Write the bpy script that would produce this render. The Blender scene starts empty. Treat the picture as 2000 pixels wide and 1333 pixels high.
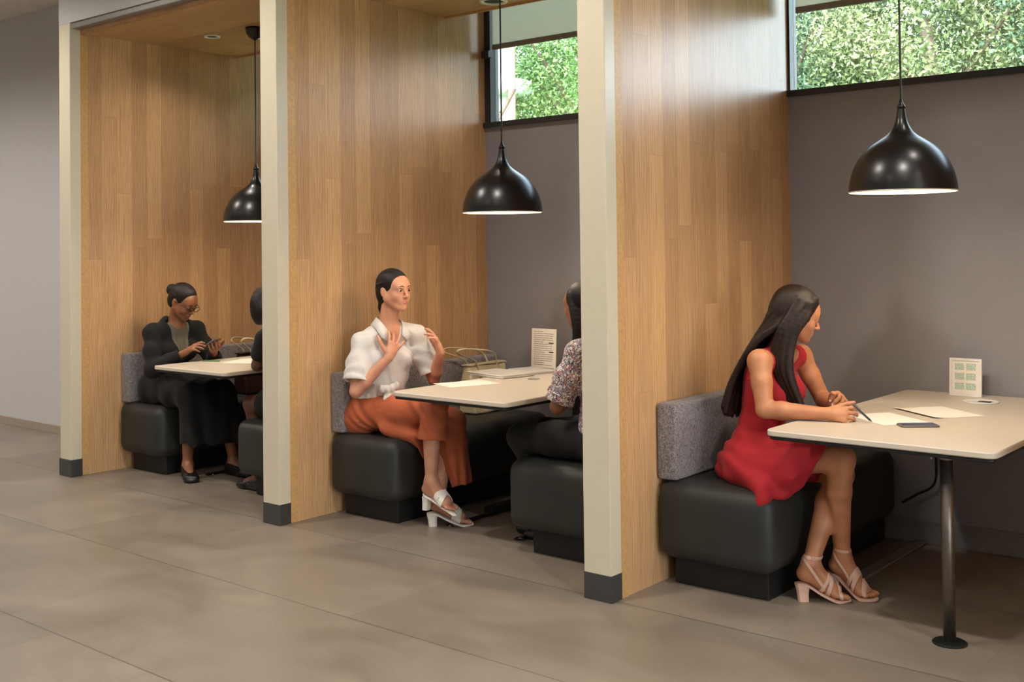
import bpy, bmesh, math, random
import numpy as np
from mathutils import Vector, Matrix
SC = bpy.context.scene
COL = SC.collection
PI = math.pi
# ------------------------------------------------------------------ camera
cam_d = bpy.data.cameras.new('camera'); cam = bpy.data.objects.new('camera', cam_d); COL.objects.link(cam)
CR = Vector((0.768305, 0.639968, -0.012166)); CF = Vector((-0.639685, 0.768358, 0.020687)).normalized()
CR = (CR - CF * CR.dot(CF)).normalized(); CU = CR.cross(CF)
M = Matrix.Identity(4)
for i in range(3):
    M[i][0] = CR[i]; M[i][1] = CU[i]; M[i][2] = -CF[i]
M.translation = Vector((7.0950, -3.8251, 1.4699))
cam.matrix_world = M
cam_d.sensor_width = 36.0; cam_d.lens = 36.0 * 2199.96 / 2000.0
cam_d.shift_y = -(666.5 - 437.6) / 2000.0
cam_d.clip_start = 0.05; cam_d.clip_end = 200
SC.camera = cam
# ------------------------------------------------------------------ world, sun, exposure
SC.view_settings.view_transform = 'Standard'; SC.view_settings.look = 'None'
SC.view_settings.exposure = 0.40; SC.view_settings.gamma = 1.0; SC.view_settings.use_curve_mapping = False
W = bpy.data.worlds.new('sky'); SC.world = W; W.use_nodes = True
nt = W.node_tree; nt.nodes.clear()
wo = nt.nodes.new('ShaderNodeOutputWorld'); bg = nt.nodes.new('ShaderNodeBackground'); sky = nt.nodes.new('ShaderNodeTexSky')
sky.sky_type = 'HOSEK_WILKIE'; sky.turbidity = 4.0; sky.ground_albedo = 0.35
sky.sun_direction = Vector((0.35, -0.65, 0.68)).normalized()
hs = nt.nodes.new('ShaderNodeHueSaturation'); hs.inputs['Saturation'].default_value = 0.45; nt.links.new(sky.outputs[0], hs.inputs['Color']); nt.links.new(hs.outputs[0], bg.inputs[0]); bg.inputs[1].default_value = 46.0; nt.links.new(bg.outputs[0], wo.inputs[0])
def lamp(name, kind, loc, energy, color=(1, 1, 1), size=0.1, size_y=None, rot=(0, 0, 0), spot=None, blend=0.3):
    d = bpy.data.lights.new(name, kind); d.energy = energy; d.color = color
    if kind == 'AREA':
        d.size = size
        if size_y: d.shape = 'RECTANGLE'; d.size_y = size_y
    elif kind in ('POINT', 'SPOT'): d.shadow_soft_size = size
    if kind == 'SPOT': d.spot_size = spot; d.spot_blend = blend
    o = bpy.data.objects.new(name, d); COL.objects.link(o); o.location = loc; o.rotation_euler = rot
    return o
sun = lamp('sun', 'SUN', (0, 0, 20), 5.0, (1.0, 0.95, 0.86)); sun.data.angle = 0.01
sun.rotation_euler = Vector((0.35, -0.65, 0.68)).to_track_quat('Z', 'Y').to_euler()
# the corridor's ceiling downlights: two rows along the booths, plus a third added as fill
for i in range(-5, 4):
    x = 1.84 + 2.14 * i
    lamp('corridor_and_fill_light', 'SPOT', (x, -1.04, 3.44), 95, (1.0, 0.92, 0.83), 0.07, spot=2.85, blend=0.8)
    lamp('corridor_and_fill_light', 'SPOT', (x + 1.0, -3.2, 3.44), 40, (1.0, 0.92, 0.83), 0.10, spot=2.85, blend=0.8)
    lamp('corridor_and_fill_light', 'SPOT', (x + 0.4, -6.2, 3.44), 60, (1.0, 0.92, 0.83), 0.10, spot=2.9, blend=0.8)  # third row: added fill to brighten the upper wood panels, no known fixtures
# ------------------------------------------------------------------ materials
def newmat(name):
    m = bpy.data.materials.new(name); m.use_nodes = True; n = m.node_tree
    return m, n, n.nodes['Principled BSDF']
def N(n, t, **kw):
    x = n.nodes.new('ShaderNode' + t)
    for k, v in kw.items():
        if hasattr(x, k): setattr(x, k, v)
        else: x.inputs[k.replace('_', ' ')].default_value = v
    return x
def L(n, a, b): n.links.new(a, b)
def rgb(h):
    h = h.lstrip('#'); v = [int(h[i:i + 2], 16) / 255 for i in (0, 2, 4)]
    return tuple(c / 12.92 if c < .04045 else ((c + .055) / 1.055) ** 2.4 for c in v) + (1.0,)
def ramp(n, fac, stops, interp='LINEAR'):
    r = n.nodes.new('ShaderNodeValToRGB'); r.color_ramp.interpolation = interp
    e = r.color_ramp.elements
    while len(e) < len(stops): e.new(0.5)
    for el, (p, c) in zip(e, stops): el.position = p; el.color = c
    L(n, fac, r.inputs[0]); return r.outputs[0]
def bump(n, b, h, strength=0.2, dist=0.01):
    x = n.nodes.new('ShaderNodeBump'); x.inputs['Strength'].default_value = strength; x.inputs['Distance'].default_value = dist
    L(n, h, x.inputs['Height']); L(n, x.outputs[0], b.inputs['Normal'])
def coords(n, scale=(1, 1, 1), which='Object', rot=(0, 0, 0)):
    t = n.nodes.new('ShaderNodeTexCoord'); m = n.nodes.new('ShaderNodeMapping')
    m.inputs['Scale'].default_value = scale; m.inputs['Rotation'].default_value = rot
    L(n, t.outputs[which], m.inputs[0]); return m.outputs[0]
def math_(n, op, a, b=None, c=None):
    x = n.nodes.new('ShaderNodeMath'); x.operation = op
    for i, v in enumerate((a, b, c)):
        if v is None: continue
        if isinstance(v, (int, float)): x.inputs[i].default_value = v
        else: L(n, v, x.inputs[i])
    return x.outputs[0]
def mixc(n, fac, a, b, blend='MIX'):
    x = n.nodes.new('ShaderNodeMixRGB'); x.blend_type = blend
    for i, v in enumerate((fac, a, b)):
        if isinstance(v, (int, float)): x.inputs[i].default_value = v
        elif isinstance(v, tuple): x.inputs[i].default_value = v
        else: L(n, v, x.inputs[i])
    return x.outputs[0]
def plain(name, col, rough=0.5, metal=0.0, noise=0.06, nscale=30.0, bmp=0.0, spec=0.5, coat=0.0, sheen=0.0, sss=0.0):
    m, n, b = newmat(name)
    c = rgb(col) if isinstance(col, str) else col
    b.inputs['Roughness'].default_value = rough; b.inputs['Metallic'].default_value = metal
    b.inputs['Specular IOR Level'].default_value = spec; b.inputs['Coat Weight'].default_value = coat
    b.inputs['Sheen Weight'].default_value = sheen
    if sss: b.inputs['Subsurface Weight'].default_value = sss; b.inputs['Subsurface Radius'].default_value = (0.6, 0.25, 0.12); b.inputs['Subsurface Scale'].default_value = 0.02
    t = N(n, 'TexNoise', Scale=nscale, Detail=4.0); L(n, coords(n), t.inputs['Vector'])
    lo = tuple(v * (1 - noise) for v in c[:3]) + (1,); hi = tuple(min(1, v * (1 + noise)) for v in c[:3]) + (1,)
    L(n, ramp(n, t.outputs[0], [(0.3, lo), (0.7, hi)]), b.inputs['Base Color'])
    if bmp: bump(n, b, t.outputs[0], bmp, 0.004)
    return m
def emit(name, col, s):
    m, n, b = newmat(name); c = rgb(col)
    b.inputs['Base Color'].default_value = c; b.inputs['Emission Color'].default_value = c; b.inputs['Emission Strength'].default_value = s
    return m
def wood(name, across, along, pw=0.115, pl=1.55):
    """oak veneer boards: width runs on axis 'across', length on axis 'along' of the object's own space"""
    m, n, b = newmat(name)
    t = N(n, 'TexCoord'); s = N(n, 'SeparateXYZ'); L(n, t.outputs['Object'], s.inputs[0])
    a, l = s.outputs[across], s.outputs[along]
    ai = math_(n, 'DIVIDE', a, pw); col_i = math_(n, 'FLOOR', ai)
    wn = N(n, 'TexWhiteNoise', noise_dimensions='1D'); L(n, col_i, wn.inputs['W'])
    li = math_(n, 'ADD', math_(n, 'DIVIDE', l, pl), math_(n, 'MULTIPLY', wn.outputs[0], 7.3)); row_i = math_(n, 'FLOOR', li)
    cid = N(n, 'CombineXYZ'); L(n, col_i, cid.inputs[0]); L(n, row_i, cid.inputs[1])
    w2 = N(n, 'TexWhiteNoise', noise_dimensions='3D'); L(n, cid.outputs[0], w2.inputs['Vector'])
    # grain
    off = math_(n, 'MULTIPLY', w2.outputs[0], 17.0)
    gv = N(n, 'CombineXYZ'); L(n, math_(n, 'ADD', a, off), gv.inputs[0]); L(n, math_(n, 'MULTIPLY', l, 0.10), gv.inputs[1]); L(n, off, gv.inputs[2])
    g1 = N(n, 'TexNoise', Scale=48.0, Detail=6.0, Roughness=0.6, Distortion=0.9); L(n, gv.outputs[0], g1.inputs['Vector'])
    gv2 = N(n, 'CombineXYZ'); L(n, math_(n, 'ADD', a, off), gv2.inputs[0]); L(n, math_(n, 'MULTIPLY', l, 0.030), gv2.inputs[1]); L(n, off, gv2.inputs[2])
    g2 = N(n, 'TexNoise', Scale=300.0, Detail=3.0, Roughness=0.6); L(n, gv2.outputs[0], g2.inputs['Vector'])
    wv = N(n, 'TexWave', wave_type='BANDS', bands_direction='X', Scale=20.0, Distortion=11.0, Detail=3.0, Detail_Scale=1.0)
    L(n, gv.outputs[0], wv.inputs['Vector'])
    f = math_(n, 'ADD', math_(n, 'MULTIPLY', g1.outputs[0], 0.5), math_(n, 'ADD', math_(n, 'MULTIPLY', g2.outputs[0], 0.32), math_(n, 'MULTIPLY', wv.outputs[0], 0.18)))
    c = ramp(n, f, [(0.22, rgb('#a98259')), (0.50, rgb('#c79d70')), (0.78, rgb('#d9b489'))])
    tone = ramp(n, w2.outputs[0], [(0.0, (0.80, 0.77, 0.74, 1)), (0.5, (0.95, 0.95, 0.95, 1)), (1.0, (1.1, 1.1, 1.08, 1))])
    c = mixc(n, 1.0, c, tone, 'MULTIPLY')
    fr = math_(n, 'FRACT', ai); ed = math_(n, 'MINIMUM', fr, math_(n, 'SUBTRACT', 1.0, fr))
    fr2 = math_(n, 'FRACT', li); ed2 = math_(n, 'MULTIPLY', math_(n, 'MINIMUM', fr2, math_(n, 'SUBTRACT', 1.0, fr2)), pl / pw)
    e = math_(n, 'LESS_THAN', math_(n, 'MINIMUM', ed, ed2), 0.008)
    c = mixc(n, math_(n, 'MULTIPLY', e, 0.35), c, rgb('#6b4c2a'))
    L(n, c, b.inputs['Base Color']); b.inputs['Roughness'].default_value = 0.34; b.inputs['Specular IOR Level'].default_value = 0.55
    bump(n, b, math_(n, 'SUBTRACT', f, e), 0.06, 0.002)
    return m
def floor_mat():
    m, n, b = newmat('stone_tile')
    t = N(n, 'TexCoord'); s = N(n, 'SeparateXYZ'); L(n, t.outputs['Object'], s.inputs[0])
    x, y = s.outputs[0], s.outputs[1]
    rv = math_(n, 'DIVIDE', math_(n, 'ADD', y, 1.6), 0.82); r = math_(n, 'FLOOR', rv)
    md = math_(n, 'MODULO', math_(n, 'ADD', r, 30.0), 3.0); off = math_(n, 'MULTIPLY', math_(n, 'LESS_THAN', md, 0.5), 0.375)
    up = math_(n, 'GREATER_THAN', y, 0.035)
    ux = math_(n, 'SUBTRACT', math_(n, 'SUBTRACT', x, 2.18), off)
    uv = math_(n, 'ADD', math_(n, 'DIVIDE', ux, 0.747), math_(n, 'MULTIPLY', up, 0.125)); cI = math_(n, 'FLOOR', uv)
    cid = N(n, 'CombineXYZ'); L(n, r, cid.inputs[0]); L(n, cI, cid.inputs[1])
    wn = N(n, 'TexWhiteNoise', noise_dimensions='3D'); L(n, cid.outputs[0], wn.inputs['Vector'])
    fy = math_(n, 'FRACT', rv); ey = math_(n, 'MULTIPLY', math_(n, 'MINIMUM', fy, math_(n, 'SUBTRACT', 1.0, fy)), 0.82)
    fx = math_(n, 'FRACT', uv); ex = math_(n, 'MULTIPLY', math_(n, 'MINIMUM', fx, math_(n, 'SUBTRACT', 1.0, fx)), 0.747)
    jy = math_(n, 'LESS_THAN', ey, 0.0035); jx = math_(n, 'LESS_THAN', ex, 0.003)
    no = N(n, 'TexNoise', Scale=1.6, Detail=8.0, Roughness=0.62, Distortion=0.6); L(n, coords(n, (1, 1.7, 1)), no.inputs['Vector'])
    n2 = N(n, 'TexNoise', Scale=55.0, Detail=4.0); L(n, coords(n), n2.inputs['Vector'])
    f = math_(n, 'ADD', math_(n, 'MULTIPLY', no.outputs[0], 0.8), math_(n, 'MULTIPLY', n2.outputs[0], 0.2))
    c = ramp(n, f, [(0.3, rgb('#746a5e')), (0.52, rgb('#83786c')), (0.72, rgb('#908578'))])
    tone = ramp(n, wn.outputs[0], [(0.0, (0.88, 0.87, 0.86, 1)), (1.0, (1.06, 1.06, 1.06, 1))])
    c = mixc(n, 1.0, c, tone, 'MULTIPLY')
    c = mixc(n, math_(n, 'MULTIPLY', jy, 0.72), c, rgb('#4d453e')); c = mixc(n, math_(n, 'MULTIPLY', jx, 0.30), c, rgb('#6e655c'))
    L(n, c, b.inputs['Base Color']); b.inputs['Roughness'].default_value = 0.42
    L(n, ramp(n, no.outputs[0], [(0.3, (0.34, 0.34, 0.34, 1)), (0.7, (0.5, 0.5, 0.5, 1))]), b.inputs['Roughness'])
    bump(n, b, math_(n, 'SUBTRACT', math_(n, 'MULTIPLY', f, 0.15), math_(n, 'MAXIMUM', jy, jx)), 0.15, 0.002)
    return m
def weave(name, c1, c2, scale=520.0, strength=0.5):
    m, n, b = newmat(name)
    t = N(n, 'TexVoronoi', Scale=scale * 0.5); L(n, coords(n, (1, 1, 1.6)), t.inputs['Vector'])
    t2 = N(n, 'TexNoise', Scale=scale * 0.35, Detail=5.0); L(n, coords(n, (1, 1, 0.5)), t2.inputs['Vector'])
    f = math_(n, 'ADD', math_(n, 'MULTIPLY', t.outputs['Distance'], 0.55), math_(n, 'MULTIPLY', t2.outputs[0], 0.6))
    L(n, ramp(n, f, [(0.32, rgb(c1)), (0.7, rgb(c2))]), b.inputs['Base Color']); b.inputs['Roughness'].default_value = 0.95
    b.inputs['Sheen Weight'].default_value = 0.25; bump(n, b, f, strength, 0.003)
    return m
def leather(name, col):
    m, n, b = newmat(name)
    t = N(n, 'TexVoronoi', Scale=330.0); L(n, coords(n), t.inputs['Vector'])
    t2 = N(n, 'TexNoise', Scale=5.0, Detail=5.0); L(n, coords(n), t2.inputs['Vector'])
    c = rgb(col); L(n, ramp(n, t2.outputs[0], [(0.3, tuple(v * .8 for v in c[:3]) + (1,)), (0.7, tuple(v * 1.2 for v in c[:3]) + (1,))]), b.inputs['Base Color'])
    b.inputs['Roughness'].default_value = 0.5; b.inputs['Specular IOR Level'].default_value = 0.4; bump(n, b, t.outputs['Distance'], 0.12, 0.001)
    return m
def glass_mat():
    m = bpy.data.materials.new('window_glass'); m.use_nodes = True; n = m.node_tree; n.nodes.clear()
    o = N(n, 'OutputMaterial'); mx = N(n, 'MixShader'); tr = N(n, 'BsdfTransparent'); gl = N(n, 'BsdfGlossy'); fr = N(n, 'Fresnel')
    tr.inputs[0].default_value = (0.93, 0.97, 0.95, 1); gl.inputs['Roughness'].default_value = 0.02; fr.inputs[0].default_value = 1.45
    L(n, fr.outputs[0], mx.inputs[0]); L(n, tr.outputs[0], mx.inputs[1]); L(n, gl.outputs[0], mx.inputs[2]); L(n, mx.outputs[0], o.inputs[0])
    return m
def blind_mat():
    m = bpy.data.materials.new('blind_fabric'); m.use_nodes = True; n = m.node_tree; n.nodes.clear()
    o = N(n, 'OutputMaterial'); mx = N(n, 'MixShader'); d = N(n, 'BsdfDiffuse'); t = N(n, 'BsdfTranslucent'); w = N(n, 'TexNoise', Scale=240.0, Detail=2.0); L(n, coords(n, (1, 1, 3)), w.inputs['Vector'])
    c = ramp(n, w.outputs[0], [(0.3, rgb('#d6d0c6')), (0.7, rgb('#e6e0d6'))]); L(n, c, d.inputs[0]); L(n, c, t.inputs[0]); mx.inputs[0].default_value = 0.75
    L(n, d.outputs[0], mx.inputs[1]); L(n, t.outputs[0], mx.inputs[2]); L(n, mx.outputs[0], o.inputs[0]); return m
MT = dict(
    wood_wall=wood('oak_panel', 1, 2), wood_ceil=wood('oak_ceiling', 1, 0, 0.16, 2.2), wood_trim=plain('oak_edge', '#c49c68', 0.4, noise=0.12, nscale=60),
    floor=floor_mat(), white=plain('white_paint', '#c0bfc0', 0.6, noise=0.02), post=plain('cream_satin_paint', '#cdc4ae', 0.34, noise=0.02),
    gray=plain('gray_wall_paint', '#8a898e', 0.5, noise=0.03, nscale=8), base_tile=plain('tan_base_tile', '#9a8e7e', 0.5),
    graybase=plain('gray_baseboard_paint', '#7d7a7c', 0.45), cap=plain('charcoal_rubber', '#3b3b3a', 0.42), cream=plain('cream_ceiling', '#dcd8d0', 0.8),
    frame=plain('dark_window_frame', '#2a2d30', 0.4), glass=glass_mat(), blind=blind_mat(), blindbar=plain('blind_bar', '#8d877d', 0.5),
    leather=leather('black_leather', '#2a2b28'), fabric=weave('gray_backrest_fabric', '#3f3a3e', '#8f8888', 330), plinth=plain('black_plinth', '#101010', 0.6),
    table=plain('white_laminate', '#c6bbab', 0.42, noise=0.02), tedge=plain('pale_edge_band', '#d9d8cd', 0.4, noise=0.02), tunder=plain('black_underframe', '#131313', 0.5),
    steel=plain('brushed_steel', '#7c766f', 0.42, metal=1.0, noise=0.1, nscale=90), chrome=plain('chrome', '#c9c9c9', 0.12, metal=1.0, noise=0.02),
    lampblack=plain('black_lamp_lacquer', '#0b0b0d', 0.30, noise=0.02, coat=0.0), lampwhite=plain('white_lamp_inside', '#f1ead9', 0.55, noise=0.01),
    bulb=emit('warm_bulb', '#ffdcae', 14.0), ring=plain('white_ring', '#e4e2de', 0.4), blackhole=plain('black_baffle', '#0a0a0a', 0.5),
    metalgray=plain('gray_metal_trim', '#8b8782', 0.38, metal=0.3), cable=plain('black_cable', '#0c0c0d', 0.5), discgray=plain('dark_floor_plate', '#2d3230', 0.35, metal=0.6),
)
# ------------------------------------------------------------------ mesh helpers
def finish(bm, name, mat, parent=None, smooth=False, angle=None):
    me = bpy.data.meshes.new(name); bm.normal_update(); bm.to_mesh(me); bm.free()
    return link(me, name, mat, parent, smooth)
def link(me, name, mat, parent=None, smooth=False):
    for m in (mat if isinstance(mat, (list, tuple)) else [mat]): me.materials.append(m)
    if smooth: me.shade_smooth()
    o = bpy.data.objects.new(name, me); COL.objects.link(o)
    if parent is not None: o.parent = parent
    return o
def bbox(bm, lo, hi, bev=0.0, seg=2, rot=None, pivot=None):
    r = bmesh.ops.create_cube(bm, size=1.0); vs = r['verts']
    c = [(a + b) / 2 for a, b in zip(lo, hi)]; s = [b - a for a, b in zip(lo, hi)]
    for v in vs: v.co = Vector((v.co.x * s[0] + c[0], v.co.y * s[1] + c[1], v.co.z * s[2] + c[2]))
    if bev > 0:
        es = list({e for v in vs for e in v.link_edges})
        rr = bmesh.ops.bevel(bm, geom=es, offset=bev, segments=seg, profile=0.5, affect='EDGES'); vs = list({v for f in rr['faces'] for v in f.verts} | {v for v in vs if v.is_valid})
    if rot is not None:
        p = Vector(pivot if pivot else c)
        for v in vs: v.co = rot @ (v.co - p) + p
    return vs
def box(name, lo, hi, mat, parent=None, bev=0.0, seg=2, smooth=False):
    bm = bmesh.new(); bbox(bm, lo, hi, bev, seg); return finish(bm, name, mat, parent, smooth)
def lathe(bm, prof, loc=(0, 0, 0), n=48, axis=None):
    loc = Vector(loc); rings = []
    q = axis if axis is not None else Matrix.Identity(3)
    for r, z in prof:
        if r < 1e-6: rings.append([bm.verts.new(loc + q @ Vector((0, 0, z)))])
        else: rings.append([bm.verts.new(loc + q @ Vector((r * math.cos(2 * PI * i / n), r * math.sin(2 * PI * i / n), z))) for i in range(n)])
    for A, B in zip(rings, rings[1:]):
        for i in range(n):
            j = (i + 1) % n
            if len(A) == 1 and len(B) == 1: continue
            if len(A) == 1: bm.faces.new((A[0], B[j], B[i]))
            elif len(B) == 1: bm.faces.new((A[i], A[j], B[0]))
            else: bm.faces.new((A[i], A[j], B[j], B[i]))
def tube(bm, pts, r, n=10, flat=None, caps=True):
    pts = [Vector(p) for p in pts]; rings = []; up = Vector((0, 0, 1))
    prev = None
    for i, p in enumerate(pts):
        t = (pts[min(i + 1, len(pts) - 1)] - pts[max(i - 1, 0)]).normalized()
        if prev is None:
            a = up if abs(t.dot(up)) < 0.9 else Vector((1, 0, 0)); s = t.cross(a).normalized()
        else: s = (prev - t * prev.dot(t)).normalized()
        prev = s; u = s.cross(t)
        rr = r[i] if isinstance(r, (list, tuple)) else r
        fl = flat if flat else 1.0
        rings.append([bm.verts.new(p + s * rr * math.cos(2 * PI * k / n) + u * rr * fl * math.sin(2 * PI * k / n)) for k in range(n)])
    for A, B in zip(rings, rings[1:]):
        for k in range(n): bm.faces.new((A[k], A[(k + 1) % n], B[(k + 1) % n], B[k]))
    if caps:
        bm.faces.new(rings[0]); bm.faces.new(list(reversed(rings[-1])))
def spline(pts, n=8):
    pts = [Vector(p) for p in pts]; out = []
    for i in range(len(pts) - 1):
        p0, p1, p2, p3 = pts[max(i - 1, 0)], pts[i], pts[i + 1], pts[min(i + 2, len(pts) - 1)]
        for k in range(n):
            t = k / n
            out.append(0.5 * ((2 * p1) + (p2 - p0) * t + (2 * p0 - 5 * p1 + 4 * p2 - p3) * t * t + (3 * p1 - p0 - 3 * p2 + p3) * t ** 3))
    out.append(pts[-1]); return out
def tag(o, label, cat, group=None):
    o['label'] = label; o['category'] = cat
    if group: o['group'] = group
    return o
def thing(name, label, cat, loc=(0, 0, 0), group=None, rz=0.0):
    o = bpy.data.objects.new(name, None); o.empty_display_size = 0.1; COL.objects.link(o); o.location = loc; o.rotation_euler = (0, 0, rz)
    return tag(o, label, cat, group)
def structure(o): o['kind'] = 'structure'; return o
def copy_tree(o, parent=None):
    c = o.copy(); COL.objects.link(c)
    if parent is not None: c.parent = parent
    for ch in list(o.children): copy_tree(ch, c)
    return c
# ------------------------------------------------------------------ the room
PB = 2.14            # booth pitch
DW = 1.71            # depth of the back wall
ZC = 2.924           # booth ceiling
ZS = 2.25            # window sill
structure(box('floor', (-9, -9, -0.06), (12, 1.9, 0), MT['floor']))
structure(box('ceiling', (-9, -9, 3.5), (12, 0.9, 3.6), MT['cream']))
structure(box('wall_back', (0.0, DW, 0), (9.2, DW + 0.16, ZS), MT['gray']))
structure(box('baseboard_back', (2 * PB + 0.13, DW - 0.014, 0), (9.2, DW, 0.115), MT['graybase'], bev=0.004))
structure(box('wall_left', (-9, 0.86, 0), (0.0, 1.02, 3.5), MT['white']))
structure(box('baseboard_left', (-9, 0.846, 0), (0.0, 0.86, 0.066), MT['base_tile'], bev=0.002))
structure(box('wall_header', (0.0, 0.0, 2.985), (9.2, 0.077, 3.5), MT['white']))
structure(box('trim_5', (0.145, 0.012, 2.945), (9.2, 0.077, 2.985), MT['metalgray'], bev=0.006))
structure(box('wall_front', (-9, -9.15, 0), (12, -9, 3.5), MT['white']))
structure(box('wall_far_left', (-9.15, -9, 0), (-9, 1.0, 3.5), MT['white']))
bm = bmesh.new()
for lo, hi in (((12, -9, 0), (12.15, 0.9, 0.95)), ((12, -9, 2.7), (12.15, 0.9, 3.5)), ((12, -9, 0.95), (12.15, -4.6, 2.7)), ((12, -1.6, 0.95), (12.15, 0.9, 2.7))): bbox(bm, lo, hi)
structure(finish(bm, 'wall_right', MT['white']))
structure(box('wall_above', (0.0, DW, 3.3), (9.2, DW + 0.16, 3.5), MT['white']))
c0 = box('ceiling', (-0.2, 0.077, 3.3), (9.2, DW + 0.1, 3.4), MT['cream']); structure(c0)
for k in range(4):
    x = k * PB
    # post with its rubber kick guard
    e = 0.006 if k == 0 else 0.0015
    p = structure(box('trim_%d' % (k + 1), (x, 0, 0), (x + 0.138, 0.077, 2.985), MT['post'], bev=0.004))
    box('kick_guard', (x - e, -e, 0), (x + 0.138 + e, 0.078, 0.112), MT['cap'], p, bev=0.003)
    w = structure(box('wall_partition', (x + 0.004, 0.077, 0), (x + 0.1296, DW, 3.3), MT['wood_wall']))
    box('edge_strip', (x + 0.1296, 0.077, 0), (x + 0.1346, 0.132, 2.93), MT['wood_trim'], w, bev=0.001)
    if k < 3:
        c = structure(box('ceiling', (x + 0.1296, 0.077, ZC), (x + PB + 0.004, 1.335, ZC + 0.09), MT['wood_ceil']))
        box('edge_strip', (x + 0.1296, 1.335, ZC - 0.012), (x + PB + 0.004, 1.352, ZC + 0.09), MT['wood_trim'], c, bev=0.001)
        box('edge_strip', (x + 0.1346, 0.09, ZC - 0.012), (x + PB + 0.004, 0.115, ZC), MT['wood_trim'], c, bev=0.001)
    # clerestory window with its roller blind
    if k < 3 or True:
        xa, xb = x + 0.1296, x + PB + 0.004
        if k == 3: xb = 9.2
        bm = bmesh.new(); y0, y1 = DW - 0.002, DW + 0.08
        bbox(bm, (xa, y0 - 0.02, ZS), (xb, y1, ZS + 0.032)); bbox(bm, (xa, y0, 3.26), (xb, y1, 3.3))
        fw = 0.05 if k == 1 else 0.012
        bbox(bm, (xa, y0, ZS + 0.032), (xa + fw, y1, 3.26)); bbox(bm, (xb - 0.05, y0, ZS + 0.032), (xb, y1, 3.26))
        win = structure(finish(bm, 'window_%d' % (k + 1), MT['frame']))
        box('pane', (xa + fw, DW + 0.045, ZS + 0.032), (xb - 0.05, DW + 0.051, 3.26), MT['glass'], win)
        if k == 1:
            box('blind_bracket', (xa + 0.015, DW - 0.05, 2.70), (xa + 0.075, DW - 0.005, 2.745), MT['frame'], win, bev=0.003)
        if k < 3:
            bl = thing('roller_blind', ['light fabric roller blind hidden above the leftmost booth', 'light gray roller blind half lowered over the window of the middle booth', 'pale roller blind edge at the top of the right booth window'][k], 'blind', (xa + 0.06, DW - 0.02, 3.26))
            zb = (2.76, 2.76, 2.695)[k]; xr = xb - xa - 0.12; xo = 0.03 if k == 1 else 0.0
            box('blind_fabric', (xo, -0.002, zb - 3.26 + 0.02), (xr, 0.001, -0.02), MT['blind'], bl)
            box('hem_bar', (xo, -0.008, zb - 3.26 - 0.012), (xr, 0.008, zb - 3.26 + 0.022), MT['blindbar'], bl, bev=0.003)
            bm = bmesh.new(); lathe(bm, [(0, xo), (0.028, xo), (0.028, xr), (0, xr)], (0, 0, 0), 20, Matrix.Rotation(PI / 2, 3, 'Y')); finish(bm, 'roller', MT['blindbar'], bl)
# ------------------------------------------------------------------ banquettes
def bench(x0, x1, left, label, group):
    w = x1 - x0; t = thing('banquette', label, 'bench', (x0, 0.33, 0))
    ln = DW - 0.02 - 0.33
    bm = bmesh.new(); bbox(bm, (0, 0, 0.118), (w, ln, 0.452), 0.068, 6); finish(bm, 'seat', MT['leather'], t, True)
    a, b = (0.0, 0.098) if left else (w - 0.098, w)
    bm = bmesh.new(); bbox(bm, (a, 0.03, 0.453), (b, ln, 0.782), 0.014, 3); finish(bm, 'backrest', MT['fabric'], t, True)
    a, b = (0.05, w - 0.06) if left else (0.10, w - 0.04)
    box('plinth', (a, 0.09, 0.0), (b, ln - 0.03, 0.135), MT['plinth'], t, 0.004)
    return t
bench(0.14, 0.64, True, 'black leather bench with gray fabric back under the person in the black blazer', None)
bench(1.43, 2.135, False, 'black leather bench end just left of the second white post', None)
bench(PB + 0.14, PB + 0.665, True, 'black leather bench with gray back under the person in the white blouse', None)
bench(PB + 1.43, PB + 2.135, False, 'black leather bench end just left of the third white post', None)
bench(2 * PB + 0.135, 2 * PB + 0.69, True, 'black leather bench with long gray back under the person in the red dress', None)
# ------------------------------------------------------------------ tables
def rounded_plate(bm, pts, z0, z1, r=0.04, seg=5, edge=0.004):
    """a plate with rounded corners; pts counter-clockwise"""
    out = []
    n = len(pts)
    for i in range(n):
        p0, p1, p2 = Vector(pts[i - 1]), Vector(pts[i]), Vector(pts[(i + 1) % n])
        a = (p0 - p1).normalized(); b = (p2 - p1).normalized()
        for k in range(seg + 1):
            t = k / seg; q0 = p1 + a * r; q1 = p1 + b * r
            out.append(q0 * (1 - t) ** 2 + p1 * 2 * t * (1 - t) + q1 * t * t)
    c = sum(out, Vector((0, 0))) / len(out)
    def ring(s, z): return [bm.verts.new((p.x + (c.x - p.x) / (p - c).length * s, p.y + (c.y - p.y) / (p - c).length * s, z)) for p in out]
    rs = [ring(edge, z0), ring(0, z0 + edge), ring(0, z1 - edge), ring(edge, z1)]
    m = len(out)
    for A, B in zip(rs, rs[1:]):
        for i in range(m): bm.faces.new((A[i], A[(i + 1) % m], B[(i + 1) % m], B[i]))
    bm.faces.new(list(reversed(rs[0]))); bm.faces.new(rs[-1])
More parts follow.
